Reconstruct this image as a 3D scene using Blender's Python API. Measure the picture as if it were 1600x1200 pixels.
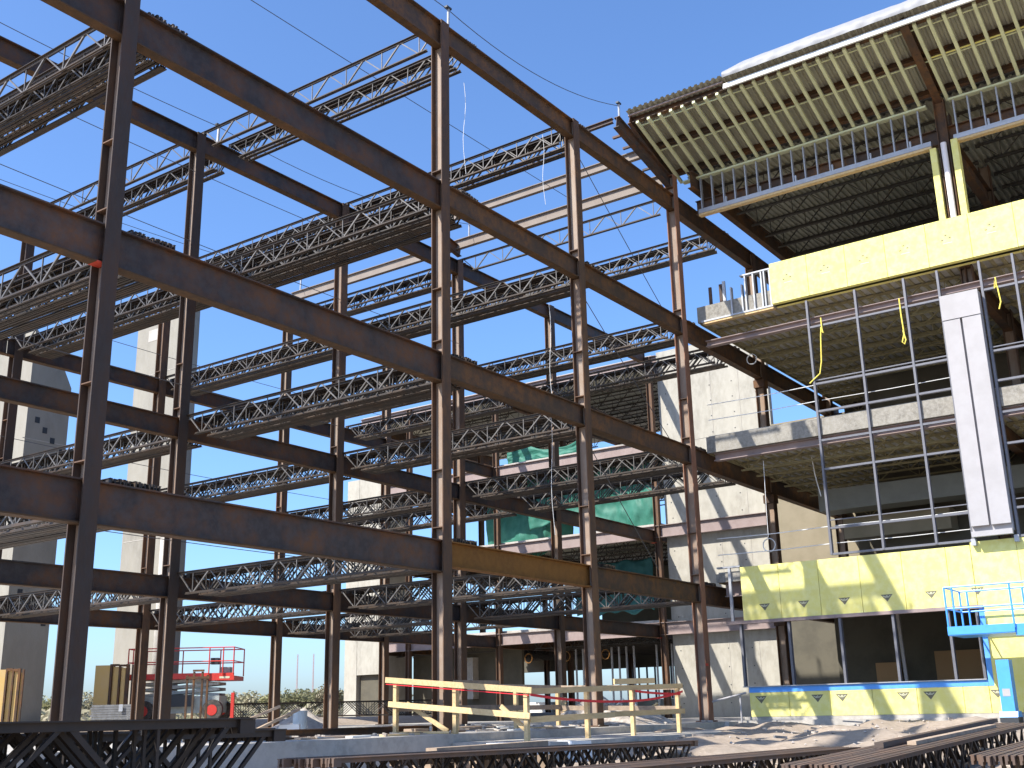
import bpy, math, random
from mathutils import Vector, Matrix, noise

# ------------------------------------------------------------------ camera, sky, sun, exposure
sc = bpy.context.scene
for o in list(bpy.data.objects):
    bpy.data.objects.remove(o, do_unlink=True)
cd = bpy.data.cameras.new('camera')
cam = bpy.data.objects.new('camera', cd)
sc.collection.objects.link(cam)
cd.sensor_fit = 'HORIZONTAL'
cd.sensor_width = 36.0
cd.lens = 39.356
cd.clip_start = 0.1
cd.clip_end = 6000
RGT = Vector((0.5813833, -0.8133553, -0.0211334))
UPV = Vector((-0.2170531, -0.1800769, 0.9594062))
FWD = Vector((0.7841437, 0.5531957, 0.2812350))
mw = Matrix((RGT, UPV, -FWD)).transposed().to_4x4()
mw.translation = (-19.0246, -15.3899, 0.40)
cam.matrix_world = mw
sc.camera = cam

SUN = Vector((-1.0, 0.48, 1.15)).normalized()           # towards the sun
w = bpy.data.worlds.new('World')
sc.world = w
w.use_nodes = True
nt = w.node_tree
nt.nodes.clear()
sky = nt.nodes.new('ShaderNodeTexSky')
sky.sky_type = 'NISHITA'
sky.sun_disc = False
sky.sun_elevation = math.asin(SUN.z)
sky.sun_rotation = math.atan2(SUN.x, SUN.y)
sky.altitude = 300
sky.air_density = 1.0
sky.dust_density = 1.6
sky.ozone_density = 10.0
bg = nt.nodes.new('ShaderNodeBackground')
bg.inputs['Strength'].default_value = 0.15
wo = nt.nodes.new('ShaderNodeOutputWorld')
nt.links.new(sky.outputs[0], bg.inputs[0])
nt.links.new(bg.outputs[0], wo.inputs[0])
ld = bpy.data.lights.new('sun', 'SUN')
ld.energy = 4.6
ld.angle = math.radians(0.5)
ld.color = (1.0, 0.955, 0.88)
sun = bpy.data.objects.new('sun', ld)
sc.collection.objects.link(sun)
sun.rotation_euler = (-SUN).to_track_quat('-Z', 'Y').to_euler()
sun.location = (-40, 20, 50)
vs = sc.view_settings
vs.view_transform = 'Standard'
vs.look = 'None'
vs.gamma = 1
vs.use_curve_mapping = False
vs.exposure = 0.95
sc.render.resolution_x = 1024
sc.render.resolution_y = 768

rnd = random.Random(7)
COL = sc.collection
PI = math.pi

# ------------------------------------------------------------------ materials
def mat(name, base, rough=0.8, metal=0.0, c2=None, scale=3.0, amt=0.5, c3=None, scale3=0.6, amt3=0.5,
        bump=0.0, bscale=40.0, stretch=(1, 1, 1), obj_var=0.0, spec=0.3, transl=None):
    m = bpy.data.materials.new(name)
    m.use_nodes = True
    n = m.node_tree.nodes
    l = m.node_tree.links
    b = n['Principled BSDF']
    b.inputs['Roughness'].default_value = rough
    b.inputs['Metallic'].default_value = metal
    b.inputs['Specular IOR Level'].default_value = spec
    tc = n.new('ShaderNodeTexCoord')
    mp = n.new('ShaderNodeMapping')
    geo = n.new('ShaderNodeNewGeometry')
    l.new(geo.outputs['Position'], mp.inputs[0])
    mp.inputs['Scale'].default_value = stretch
    cur = None
    rgb = n.new('ShaderNodeRGB')
    rgb.outputs[0].default_value = (*base, 1)
    cur = rgb.outputs[0]
    def layer(cur, col, sc_, am, det=5, lo=0.42, hi=0.62):
        tx = n.new('ShaderNodeTexNoise')
        tx.inputs['Scale'].default_value = sc_
        tx.inputs['Detail'].default_value = det
        tx.inputs['Roughness'].default_value = 0.65
        l.new(mp.outputs[0], tx.inputs['Vector'])
        rp = n.new('ShaderNodeMapRange')
        rp.inputs['From Min'].default_value = lo
        rp.inputs['From Max'].default_value = hi
        rp.inputs['To Min'].default_value = 0
        rp.inputs['To Max'].default_value = am
        l.new(tx.outputs[0], rp.inputs['Value'])
        mx = n.new('ShaderNodeMix')
        mx.data_type = 'RGBA'
        l.new(rp.outputs[0], mx.inputs['Factor'])
        l.new(cur, mx.inputs[6])
        mx.inputs[7].default_value = (*col, 1)
        return mx.outputs[2]
    if c2:
        cur = layer(cur, c2, scale, amt)
    if c3:
        cur = layer(cur, c3, scale3, amt3)
    if obj_var:
        oi = n.new('ShaderNodeObjectInfo')
        hv = n.new('ShaderNodeHueSaturation')
        mr = n.new('ShaderNodeMapRange')
        mr.inputs['To Min'].default_value = 1 - obj_var
        mr.inputs['To Max'].default_value = 1 + obj_var
        l.new(oi.outputs['Random'], mr.inputs['Value'])
        l.new(mr.outputs[0], hv.inputs['Value'])
        l.new(cur, hv.inputs['Color'])
        cur = hv.outputs[0]
    l.new(cur, b.inputs['Base Color'])
    if bump:
        tx = n.new('ShaderNodeTexNoise')
        tx.inputs['Scale'].default_value = bscale
        tx.inputs['Detail'].default_value = 6
        l.new(mp.outputs[0], tx.inputs['Vector'])
        bp = n.new('ShaderNodeBump')
        bp.inputs['Strength'].default_value = bump
        bp.inputs['Distance'].default_value = 0.02
        l.new(tx.outputs[0], bp.inputs['Height'])
        l.new(bp.outputs[0], b.inputs['Normal'])
    if transl:
        out = n['Material Output']
        tr = n.new('ShaderNodeBsdfTranslucent')
        l.new(cur, tr.inputs['Color'])
        ms = n.new('ShaderNodeMixShader')
        ms.inputs[0].default_value = transl
        l.new(b.outputs[0], ms.inputs[1])
        l.new(tr.outputs[0], ms.inputs[2])
        l.new(ms.outputs[0], out.inputs['Surface'])
    return m

M = {}
M['steel'] = mat('mill_steel', (0.043, 0.033, 0.031), 0.62, 0.0, (0.15, 0.062, 0.022), 0.9, 0.8, (0.070, 0.060, 0.056), 5.0, 0.6, bump=0.15, bscale=25, obj_var=0.22)
M['steel_rust'] = mat('rusty_steel', (0.080, 0.050, 0.032), 0.72, 0.0, (0.19, 0.082, 0.026), 0.8, 0.8, (0.048, 0.036, 0.030), 4.0, 0.7, bump=0.2, bscale=30, obj_var=0.2)
M['steel_orange'] = mat('orange_rust_steel', (0.20, 0.088, 0.018), 0.78, 0.0, (0.14, 0.062, 0.018), 1.1, 0.8, (0.25, 0.12, 0.028), 7.0, 0.5, bump=0.2, bscale=30)
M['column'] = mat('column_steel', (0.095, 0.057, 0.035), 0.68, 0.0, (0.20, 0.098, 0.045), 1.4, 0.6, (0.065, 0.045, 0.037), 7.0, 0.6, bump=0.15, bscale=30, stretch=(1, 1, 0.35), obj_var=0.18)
M['column_web_lit'] = mat('sunlit_web_steel', (0.27, 0.20, 0.15), 0.62, 0.0, (0.22, 0.13, 0.075), 1.6, 0.6, (0.32, 0.265, 0.215), 6.0, 0.5, stretch=(1, 1, 0.3), obj_var=0.12)  # sunlight on the webs is put into this paler base colour
M['column_orange_lit'] = mat('sunlit_orange_column_steel', (0.235, 0.115, 0.068), 0.7, 0.0, (0.14, 0.072, 0.045), 1.2, 0.6, (0.30, 0.16, 0.10), 7.0, 0.5, bump=0.15, bscale=30, stretch=(1, 1, 0.35))  # rust orange, brightened so the sunlit flange is part of the colour
M['flange_rust'] = mat('rusty_flange', (0.085, 0.048, 0.022), 0.75, 0.0, (0.13, 0.062, 0.022), 1.5, 0.7, (0.05, 0.032, 0.02), 5.0, 0.6)
M['column_dark'] = mat('dark_column_steel', (0.050, 0.035, 0.027), 0.62, 0.0, (0.10, 0.048, 0.024), 1.2, 0.5, (0.055, 0.045, 0.041), 14.0, 0.5, bump=0.15, bscale=30, stretch=(1, 1, 0.35))
M['mauve'] = mat('mauve_primer', (0.30, 0.235, 0.215), 0.75, 0.0, (0.235, 0.175, 0.16), 2.2, 0.6, bump=0.08, obj_var=0.06)
M['purlin'] = mat('purlin_primer', (0.245, 0.205, 0.172), 0.75, 0.0, (0.20, 0.155, 0.125), 1.6, 0.6)
M['red_paint'] = mat('red_oxide_mark', (0.55, 0.07, 0.04), 0.6)
M['joist'] = mat('joist_steel', (0.125, 0.115, 0.105), 0.5, 0.1, (0.065, 0.054, 0.046), 4.0, 0.7, obj_var=0.25, spec=0.5)
M['joist_web_shaded'] = mat('joist_web_shaded', (0.082, 0.074, 0.066), 0.5, 0.1, (0.042, 0.035, 0.03), 4.0, 0.7, obj_var=0.3, spec=0.5)  # darker copy for bundles: shade between packed joists put into the colour
M['joist_shaded'] = mat('joist_steel_shaded', (0.026, 0.022, 0.020), 0.55, 0.1, (0.045, 0.032, 0.024), 3.0, 0.6, obj_var=0.2)  # shade over the lower left stacks is put into this near-black
M['tower_concrete'] = mat('tower_concrete', (0.285, 0.265, 0.22), 0.92, 0, (0.21, 0.195, 0.165), 1.0, 0.75, (0.33, 0.31, 0.265), 4.0, 0.5, bump=0.3, bscale=20, stretch=(1, 1, 0.4))
M['mottled_edge'] = mat('mottled_slab_edge', (0.27, 0.25, 0.21), 0.95, 0, (0.17, 0.155, 0.13), 2.2, 0.8, (0.34, 0.32, 0.28), 9.0, 0.6, bump=0.5, bscale=40)  # darker mottled concrete for the slab edge bands
M['joist_dark'] = mat('joist_steel_dark', (0.042, 0.034, 0.028), 0.55, 0.1, (0.080, 0.050, 0.030), 3.0, 0.6, obj_var=0.25)
M['joist_ground'] = mat('weathered_joist', (0.10, 0.075, 0.062), 0.65, 0.1, (0.16, 0.095, 0.06), 3.0, 0.7, obj_var=0.2)
M['sprayed'] = mat('fireproofed_steel', (0.34, 0.295, 0.17), 0.95, 0, (0.21, 0.185, 0.105), 6.0, 0.7, bump=0.5, bscale=60)
M['deck'] = mat('galvanised_deck', (0.36, 0.345, 0.27), 0.6, 0.05, (0.28, 0.265, 0.205), 2.0, 0.6)
M['roof_joist'] = mat('roof_joist_paint', (0.055, 0.05, 0.042), 0.6, 0, (0.08, 0.06, 0.045), 3, 0.5)
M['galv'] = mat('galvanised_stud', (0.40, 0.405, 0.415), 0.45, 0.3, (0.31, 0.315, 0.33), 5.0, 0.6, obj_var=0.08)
M['galv_soffit_bounce'] = mat('bounce_tinted_stud', (0.62, 0.64, 0.40), 0.6, 0.0, (0.52, 0.54, 0.33), 3.0, 0.6, obj_var=0.08)  # yellow-green bounce from the sheathing is put into the stud colour
M['alu'] = mat('aluminium_frame', (0.155, 0.155, 0.17), 0.45, 0.2, (0.12, 0.12, 0.135), 5.0, 0.5)
M['concrete'] = mat('cast_concrete', (0.40, 0.375, 0.315), 0.92, 0, (0.30, 0.28, 0.235), 1.1, 0.7, (0.46, 0.435, 0.375), 5.0, 0.5, bump=0.25, bscale=30, stretch=(1, 1, 0.5))
M['concrete_grey'] = mat('grey_concrete', (0.42, 0.39, 0.345), 0.92, 0, (0.30, 0.28, 0.245), 0.9, 0.8, (0.49, 0.455, 0.405), 6.0, 0.6, bump=0.3, bscale=30)
M['slab_edge'] = mat('rough_slab_edge', (0.42, 0.40, 0.36), 0.95, 0, (0.28, 0.26, 0.23), 3.0, 0.8, bump=0.6, bscale=40)
M['yellow'] = mat('yellow_sheathing', (0.77, 0.70, 0.215), 0.85, 0, (0.68, 0.60, 0.19), 0.8, 0.8, (0.80, 0.75, 0.33), 5, 0.6, obj_var=0.03)
M['mark'] = mat('printed_ink', (0.16, 0.15, 0.10), 0.8)
M['mark_faint'] = mat('faded_ink', (0.42, 0.40, 0.20), 0.8)
M['mark_pale'] = mat('pale_ink', (0.62, 0.60, 0.42), 0.8)
M['tape'] = mat('blue_flashing', (0.10, 0.33, 0.80), 0.5, 0, (0.16, 0.42, 0.85), 4, 0.4)
M['white_panel'] = mat('white_metal_panel', (0.36, 0.345, 0.345), 0.6, 0, (0.30, 0.285, 0.28), 1.5, 0.5)
M['white_board'] = mat('white_fascia', (0.66, 0.65, 0.60), 0.7, 0, (0.72, 0.71, 0.66), 2, 0.5)
M['membrane'] = mat('roof_membrane', (0.27, 0.27, 0.275), 0.55, 0, (0.21, 0.21, 0.22), 2, 0.6)
M['lumber'] = mat('lumber', (0.62, 0.455, 0.24), 0.85, 0, (0.52, 0.36, 0.17), 5, 0.7, obj_var=0.15, stretch=(0.6, 3, 3))
M['old_lumber'] = mat('weathered_lumber', (0.36, 0.27, 0.19), 0.9, 0, (0.22, 0.17, 0.13), 5, 0.7, obj_var=0.2)
M['ply'] = mat('plywood_crate', (0.56, 0.38, 0.16), 0.8, 0, (0.58, 0.37, 0.11), 3, 0.6)
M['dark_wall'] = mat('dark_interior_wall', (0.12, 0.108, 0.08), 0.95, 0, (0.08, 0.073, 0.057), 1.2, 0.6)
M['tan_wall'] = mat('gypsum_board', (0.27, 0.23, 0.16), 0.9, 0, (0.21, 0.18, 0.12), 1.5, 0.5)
M['kraft'] = mat('kraft_board', (0.42, 0.26, 0.13), 0.9)
M['duct'] = mat('duct_metal', (0.17, 0.17, 0.145), 0.5, 0.2, (0.13, 0.13, 0.11), 2, 0.5)
M['tarp'] = mat('green_tarp', (0.05, 0.215, 0.155), 0.55, 0, (0.085, 0.29, 0.22), 1.6, 0.7, transl=0.35)
M['tarp_teal'] = mat('teal_tarp', (0.03, 0.13, 0.14), 0.6, 0, (0.05, 0.18, 0.19), 1.6, 0.7, transl=0.25)
M['red'] = mat('red_machine_paint', (0.62, 0.045, 0.03), 0.45, 0, (0.50, 0.04, 0.03), 4, 0.5, spec=0.5)
M['blue'] = mat('blue_machine_paint', (0.07, 0.32, 0.78), 0.4, 0, (0.06, 0.27, 0.70), 4, 0.5, spec=0.5)
M['grey_machine'] = mat('grey_machine_paint', (0.42, 0.46, 0.43), 0.55, 0, (0.30, 0.33, 0.31), 5, 0.6)
M['dark_machine'] = mat('dark_machine_metal', (0.05, 0.055, 0.06), 0.5, 0.3)
M['tyre'] = mat('tyre_rubber', (0.055, 0.05, 0.048), 0.9, 0, (0.16, 0.14, 0.12), 8, 0.6)
M['cable'] = mat('wire_rope', (0.10, 0.10, 0.11), 0.5, 0.5)
M['white_rope'] = mat('white_rope', (0.72, 0.72, 0.70), 0.8)
M['yellow_rope'] = mat('yellow_rope', (0.80, 0.66, 0.12), 0.8)
M['red_tape'] = mat('red_tape', (0.70, 0.03, 0.04), 0.6)
M['pipe'] = mat('white_pipe', (0.75, 0.70, 0.68), 0.5)
M['white'] = mat('white_block', (0.82, 0.81, 0.78), 0.8)
M['drum'] = mat('grey_blue_drum', (0.42, 0.48, 0.53), 0.5, 0.2)
M['pallet'] = mat('grey_bundles', (0.20, 0.20, 0.20), 0.8, 0, (0.12, 0.12, 0.12), 6, 0.7)
M['debris'] = mat('rubble', (0.45, 0.40, 0.34), 0.95, 0, (0.22, 0.18, 0.15), 5, 0.9)
M['stone'] = mat('stones', (0.45, 0.40, 0.35), 0.95, 0, (0.33, 0.29, 0.26), 5, 0.7)
M['ground'] = mat('dry_site_soil', (0.32, 0.258, 0.198), 0.97, 0, (0.24, 0.19, 0.145), 0.9, 0.7, (0.38, 0.31, 0.245), 7.0, 0.7, bump=0.7, bscale=14)
M['bark'] = mat('bark', (0.12, 0.09, 0.07), 0.95)
M['leaf1'] = mat('spring_leaves', (0.22, 0.215, 0.10), 0.8, 0, (0.27, 0.25, 0.14), 0.8, 0.8, obj_var=0.25, transl=0.3)
M['leaf2'] = mat('budding_twigs', (0.27, 0.235, 0.155), 0.85, 0, (0.21, 0.205, 0.105), 0.5, 0.8, obj_var=0.2, transl=0.2)
M['mast_red'] = mat('mast_paint', (0.45, 0.22, 0.20), 0.6)

# ------------------------------------------------------------------ mesh builder
class MB:
    def __init__(s):
        s.v = []
        s.f = []
    def add(s, vs, fs):
        b = len(s.v)
        s.v += [tuple(q) for q in vs]
        s.f += [tuple(b + i for i in f) for f in fs]
        return s
    def box(s, x0, y0, z0, x1, y1, z1):
        x0, x1 = min(x0, x1), max(x0, x1)
        y0, y1 = min(y0, y1), max(y0, y1)
        z0, z1 = min(z0, z1), max(z0, z1)
        return s.add([(x0, y0, z0), (x1, y0, z0), (x1, y1, z0), (x0, y1, z0), (x0, y0, z1), (x1, y0, z1), (x1, y1, z1), (x0, y1, z1)],
                     [(3, 2, 1, 0), (4, 5, 6, 7), (0, 1, 5, 4), (1, 2, 6, 5), (2, 3, 7, 6), (3, 0, 4, 7)])
    def bar(s, P, Q, a, b, ref=(0, 0, 1)):
        """rectangular bar from P to Q; b is the size along ref, a across"""
        P = Vector(P); Q = Vector(Q)
        d = (Q - P).normalized()
        r = Vector(ref)
        x = d.cross(r)
        if x.length < 1e-4:
            x = d.cross(Vector((1, 0, 0)))
        x.normalize()
        y = x.cross(d).normalized()
        c = []
        for R in (P, Q):
            c += [R - x * a / 2 - y * b / 2, R + x * a / 2 - y * b / 2, R + x * a / 2 + y * b / 2, R - x * a / 2 + y * b / 2]
        return s.add(c, [(3, 2, 1, 0), (4, 5, 6, 7), (0, 1, 5, 4), (1, 2, 6, 5), (2, 3, 7, 6), (3, 0, 4, 7)])
    def tube(s, P, Q, r, n=8, r2=None):
        P = Vector(P); Q = Vector(Q)
        d = (Q - P).normalized()
        x = d.orthogonal().normalized()
        y = d.cross(x)
        r2 = r if r2 is None else r2
        c = []
        for R, rr in ((P, r), (Q, r2)):
            for i in range(n):
                a = 2 * PI * i / n
                c.append(R + (x * math.cos(a) + y * math.sin(a)) * rr)
        fs = [(i, (i + 1) % n, n + (i + 1) % n, n + i) for i in range(n)]
        fs += [tuple(range(n - 1, -1, -1)), tuple(range(n, 2 * n))]
        return s.add(c, fs)
    def path(s, pts, r, n=5):
        pts = [Vector(p) for p in pts]
        ring = []
        for i, p in enumerate(pts):
            d = (pts[min(i + 1, len(pts) - 1)] - pts[max(i - 1, 0)]).normalized()
            x = d.cross(Vector((0.31, 0.17, 0.93)))
            x.normalize()
            y = d.cross(x)
            for k in range(n):
                a = 2 * PI * k / n
                ring.append(p + (x * math.cos(a) + y * math.sin(a)) * r)
        fs = []
        for i in range(len(pts) - 1):
            for k in range(n):
                fs.append((i * n + k, i * n + (k + 1) % n, (i + 1) * n + (k + 1) % n, (i + 1) * n + k))
        return s.add(ring, fs)
    def ext(s, prof, O, U, V, W):
        O = Vector(O); U = Vector(U); V = Vector(V); W = Vector(W)
        n = len(prof)
        c = [O + U * a + V * b for a, b in prof] + [O + U * a + V * b + W for a, b in prof]
        flip = U.cross(V).dot(W) < 0
        fs = [(i, (i + 1) % n, n + (i + 1) % n, n + i) for i in range(n)]
        fs += [tuple(range(n - 1, -1, -1)), tuple(range(n, 2 * n))]
        if flip:
            fs = [f[::-1] for f in fs]
        return s.add(c, fs)
    def mesh(s, name, m):
        me = bpy.data.meshes.new(name)
        me.from_pydata(s.v, [], s.f)
        me.materials.append(M[m] if isinstance(m, str) else m)
        me.update()
        return me
    def build(s, name, m, parent=None, loc=None, smooth=False):
        """vertices are in world space; loc is where the origin goes"""
        if loc is None:
            loc = Vector((0, 0, 0))
        loc = Vector(loc)
        base = loc if parent is None else Vector((0, 0, 0))
        if parent is not None:
            off = parent['_o'] if '_o' in parent else (0, 0, 0)
            base = Vector(off)
        s.v = [(a - base.x, b - base.y, c - base.z) for a, b, c in s.v]
        me = s.mesh(name, m)
        if smooth:
            for p in me.polygons:
                p.use_smooth = True
        o = bpy.data.objects.new(name, me)
        COL.objects.link(o)
        if parent is not None:
            o.parent = parent
            o['_o'] = tuple(base)
        else:
            o.location = loc
            o['_o'] = tuple(loc)
        return o

def tag(o, label, cat, group=None, kind=None):
    if label: o['label'] = label
    if cat: o['category'] = cat
    if group: o['group'] = group
    if kind: o['kind'] = kind
    return o
def thing(name, label, cat, loc, group=None, rz=0):
    o = bpy.data.objects.new(name, None)
    o.empty_display_size = 0.3
    COL.objects.link(o)
    o.location = loc
    o.rotation_euler = (0, 0, rz)
    o['_o'] = tuple(loc)
    return tag(o, label, cat, group)
def part(name, parent):
    o = bpy.data.objects.new(name, None)
    o.empty_display_size = 0.3
    COL.objects.link(o)
    o.parent = parent
    o['_o'] = tuple(parent['_o'])
    return o
def inst(name, me, parent, loc=(0, 0, 0), rot=(0, 0, 0), scale=None):
    """object sharing mesh me, in the parent's local space"""
    o = bpy.data.objects.new(name, me)
    COL.objects.link(o)
    if parent is not None: o.parent = parent
    o.location = loc
    o.rotation_euler = rot
    if scale: o.scale = scale
    return o
def ipro(d, bf, tf, tw):
    h = d / 2; b = bf / 2; t = tw / 2
    return [(-b, -h), (b, -h), (b, -h + tf), (t, -h + tf), (t, h - tf), (b, h - tf), (b, h), (-b, h), (-b, h - tf), (-t, h - tf), (-t, -h + tf), (-b, -h + tf)]
def ibeam(mb, P, Q, d, bf, tf=0.022, tw=0.014, up=(0, 0, 1)):
    """I section whose TOP centre runs from P to Q"""
    P = Vector(P); Q = Vector(Q); up = Vector(up)
    W = Q - P
    V = (up - W.normalized() * up.dot(W.normalized())).normalized()
    U = V.cross(W.normalized())
    return mb.ext(ipro(d, bf, tf, tw), P - V * d / 2, U, V, W)

# ------------------------------------------------------------------ the ground
GZ = [4.023, 8.316, 12.605, 17.008]           # tops of steel
GX = [-8.834, 0.0, 6.103, 12.381, 18.7]
GY = [0.0, 9.2, 18.4]
def sstep(a, b, x):
    t = max(0.0, min(1.0, (x - a) / (b - a)))
    return t * t * (3 - 2 * t)
def gh(x, y):
    near = -1.12 + 0.34 * sstep(-18, -8, x) + 0.70 * sstep(-9, 12.5, x)
    z = near
    # dirt tracks and heaps in front of the wing
    if y < -0.4:
        k = sstep(-6, 3, x) * (1 - sstep(12.6, 13.1, x))
        yy = y + 0.9 * math.sin(x * 0.33 + 0.6)
        z += k * (0.055 * math.sin(yy * 2.3 + x * 0.35) + 0.035 * math.sin(yy * 4.9 - x * 0.5))
        z += k * 0.22 * (noise.noise(Vector((x * 0.42, y * 0.55, 0.3))))
        z += k * 0.06 * noise.noise(Vector((x * 1.7, y * 2.1, 4.0)))
        z += 0.05 * noise.noise(Vector((x * 0.9, y * 0.9, 8)))
    under = sstep(-1.1, -0.85, y) * (1 - sstep(20.5, 24, y)) * (1 - sstep(26, 30, x))
    z = z * (1 - under) + (-0.75) * under
    far = sstep(20.0, 24, y) * (1 - sstep(26, 30, x)) if x < 30 else 0
    if y > 20:
        z = z + (0.34 - z) * sstep(20.5, 24, y)
    if x > 12.9:
        z = min(z, -0.30) if y < 20 else z
    d = math.hypot(x, y)
    z = z * (1 - sstep(60, 140, d)) + 0.2 * sstep(60, 140, d)
    return z
def axis(lo, hi, n0, far, steps):
    a = [lo + (hi - lo) * i / n0 for i in range(n0 + 1)]
    g = [(far - max(abs(lo), abs(hi))) * (i / steps) ** 3 for i in range(1, steps + 1)]
    return [lo - q for q in reversed(g)] + a + [hi + q for q in g]
xs = axis(-26, 16, 190, 3500, 24)
ys = axis(-26, 26, 170, 3500, 24)
gv = [(x, y, gh(x, y)) for y in ys for x in xs]
nx = len(xs)
gf = [(j * nx + i, j * nx + i + 1, (j + 1) * nx + i + 1, (j + 1) * nx + i) for j in range(len(ys) - 1) for i in range(nx - 1)]
g = MB().add(gv, gf).build('ground', 'ground', smooth=True)
tag(g, None, None, kind='structure')

sb = MB()
sb.box(-34, -0.72, -0.62, 26.4, 20.3, 0.0)
o = sb.build('concrete_floor_slab', 'concrete_grey', loc=(0, 0, -0.62))
tag(o, None, None, kind='structure')
o = MB().box(-0.6, -3.1, -0.78, 9.6, -0.735, -0.16).build('lower_concrete_step', 'concrete_grey', loc=(0, 0, -0.6))
tag(o, None, None, kind='structure')

# loose stones on the dirt
st = MB()
for i in range(420):
    x = rnd.uniform(-3, 12.8); y = rnd.uniform(-12.5, -1.2)
    if -0.8 < x < 9.8 and y > -3.3: continue
    r = rnd.choice([0.02, 0.02, 0.025, 0.03, 0.04, 0.075 if i % 9 == 0 else 0.03])
    c = Vector((x, y, gh(x, y) + r * 0.3))
    vs_ = []
    for dx, dy, dz in ((1, 0, 0), (-1, 0, 0), (0, 1, 0), (0, -1, 0), (0, 0, .8), (0, 0, -.8)):
        vs_.append(c + Vector((dx, dy, dz)) * r * rnd.uniform(.7, 1.3))
    st.add(vs_, [(0, 2, 4), (2, 1, 4), (1, 3, 4), (3, 0, 4), (2, 0, 5), (1, 2, 5), (3, 1, 5), (0, 3, 5)])
o = st.build('loose_stones', 'stone')
tag(o, 'loose stones and clods scattered on the pale dirt', 'stones', kind='stuff')

# ------------------------------------------------------------------ steel columns
ROWN = ['front', 'middle', 'back']
COLN = ['nearest', 'second', 'third', 'fourth', 'fifth']
cprof = ipro(0.33, 0.30, 0.026, 0.02)
def column_shaft(x, y, z0, z1, m, t, mw=None):
    MB().box(x - .15, y - .165, z0, x + .15, y - .139, z1).build('front_flange', m, t)
    MB().box(x - .15, y + .139, z0, x + .15, y + .165, z1).build('back_flange', m, t)
    MB().box(x - .01, y - .1388, z0 + .001, x + .01, y + .1388, z1 - .001).build('web', mw or 'column_web_lit', t)
def make_column(x, y, z0, z1, m, label, levels, group, red=None):
    t = thing('steel_column', label, 'column', (x, y, z0), group)
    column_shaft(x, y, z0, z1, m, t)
    MB().box(x - .24, y - .24, z0 + .004, x + .24, y + .24, z0 + .035).build('base_plate', m, t)
    MB().box(x - .155, y - .17, z1, x + .155, y + .17, z1 + .018).build('cap_plate', m, t)
    for k, z in enumerate(levels):
        if z + .3 < z1:
            MB().box(x - .146, y - .136, z + .27, x - .0105, y + .136, z + .292).build('stiffener_plate', 'column', t)
            if z < 9:
                MB().box(x - .146, y - .136, z + 1.55, x - .0105, y + .136, z + 1.57).build('stiffener_plate', 'column', t)
    for zz in (red or []):
        MB().box(x - .1535, y - .1685, zz, x + .02, y - .165, zz + .07).build('paint_mark', 'red_paint', t)
    return t
for ri, y in enumerate(GY):
    for ci, x in enumerate(GX):
        if ri > 0 and ci == 0: continue
        if ri == 0 and ci == 4: continue
        xx = x + (0.35 if (ri == 2 and ci == 1) else 0)
        top = 18.3 if (ri == 0 and ci == 0) else (17.7 if (ri == 0 and ci == 3) else GZ[3] - 0.02)
        if ri == 0:
            lab = ['tall dark steel column nearest the camera at the far left', 'rusty steel column in the middle of the front row with a lit inner web',
                   'steel column third along the front row, left of the pale concrete wall', 'sunlit orange rust column of the front row touching the yellow clad wing'][ci]
        else:
            nth = ['', 'leftmost', 'second', 'third', 'rightmost'][ci]
            lab = f'{nth} steel column of the {ROWN[ri]} row, standing behind the front frame'
        m = 'column_dark' if (ci == 0 or (ri > 0 and ci == 1)) else ('column_orange_lit' if (ri == 0 and ci == 3) else 'column')
        make_column(xx, y, 0.0, top, m, lab, GZ, 'steel frame columns', red=[1.6] if (ri == 0 and ci == 3) else None)

# ------------------------------------------------------------------ steel girders
LEVN = ['lowest', 'second', 'third', 'top']
def girder(x0, x1, y, z, d, m, label, red=None):
    P = (x0, y, z); Q = (x1, y, z)
    mb = MB()
    mb.ext([(-.1175, 0), (-.1175, -.026), (-.008, -.026), (-.008, -d + .026), (.008, -d + .026), (.008, -.026), (.1175, -.026), (.1175, 0)], P, (0, 1, 0), (0, 0, 1), (x1 - x0, 0, 0))
    o = mb.build('steel_girder', m, None, loc=((x0 + x1) / 2, y, z - d))
    tag(o, label, 'girder', 'steel frame girders')
    MB().box(x0, y - .1175, z - d, x1, y + .1175, z - d + .0258).build('bottom_flange', 'flange_rust' if m != 'steel_orange' else m, o)
    for xe, s in ((x0, 1), (x1, -1)):
        MB().box(xe + s * .02, y - .0225, z - d + .09, xe + s * .13, y - .0085, z - .09).build('connection_plate', m, o)
    if red:
        MB().box(x1 - .22, y - .121, z - d - .003, x1 - .02, y + .121, z - d + .02).build('paint_mark', 'red_paint', o)
    return o
BAYN = ['left', 'second', 'third', 'fourth', 'right end']
hw = 0.012
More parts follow.
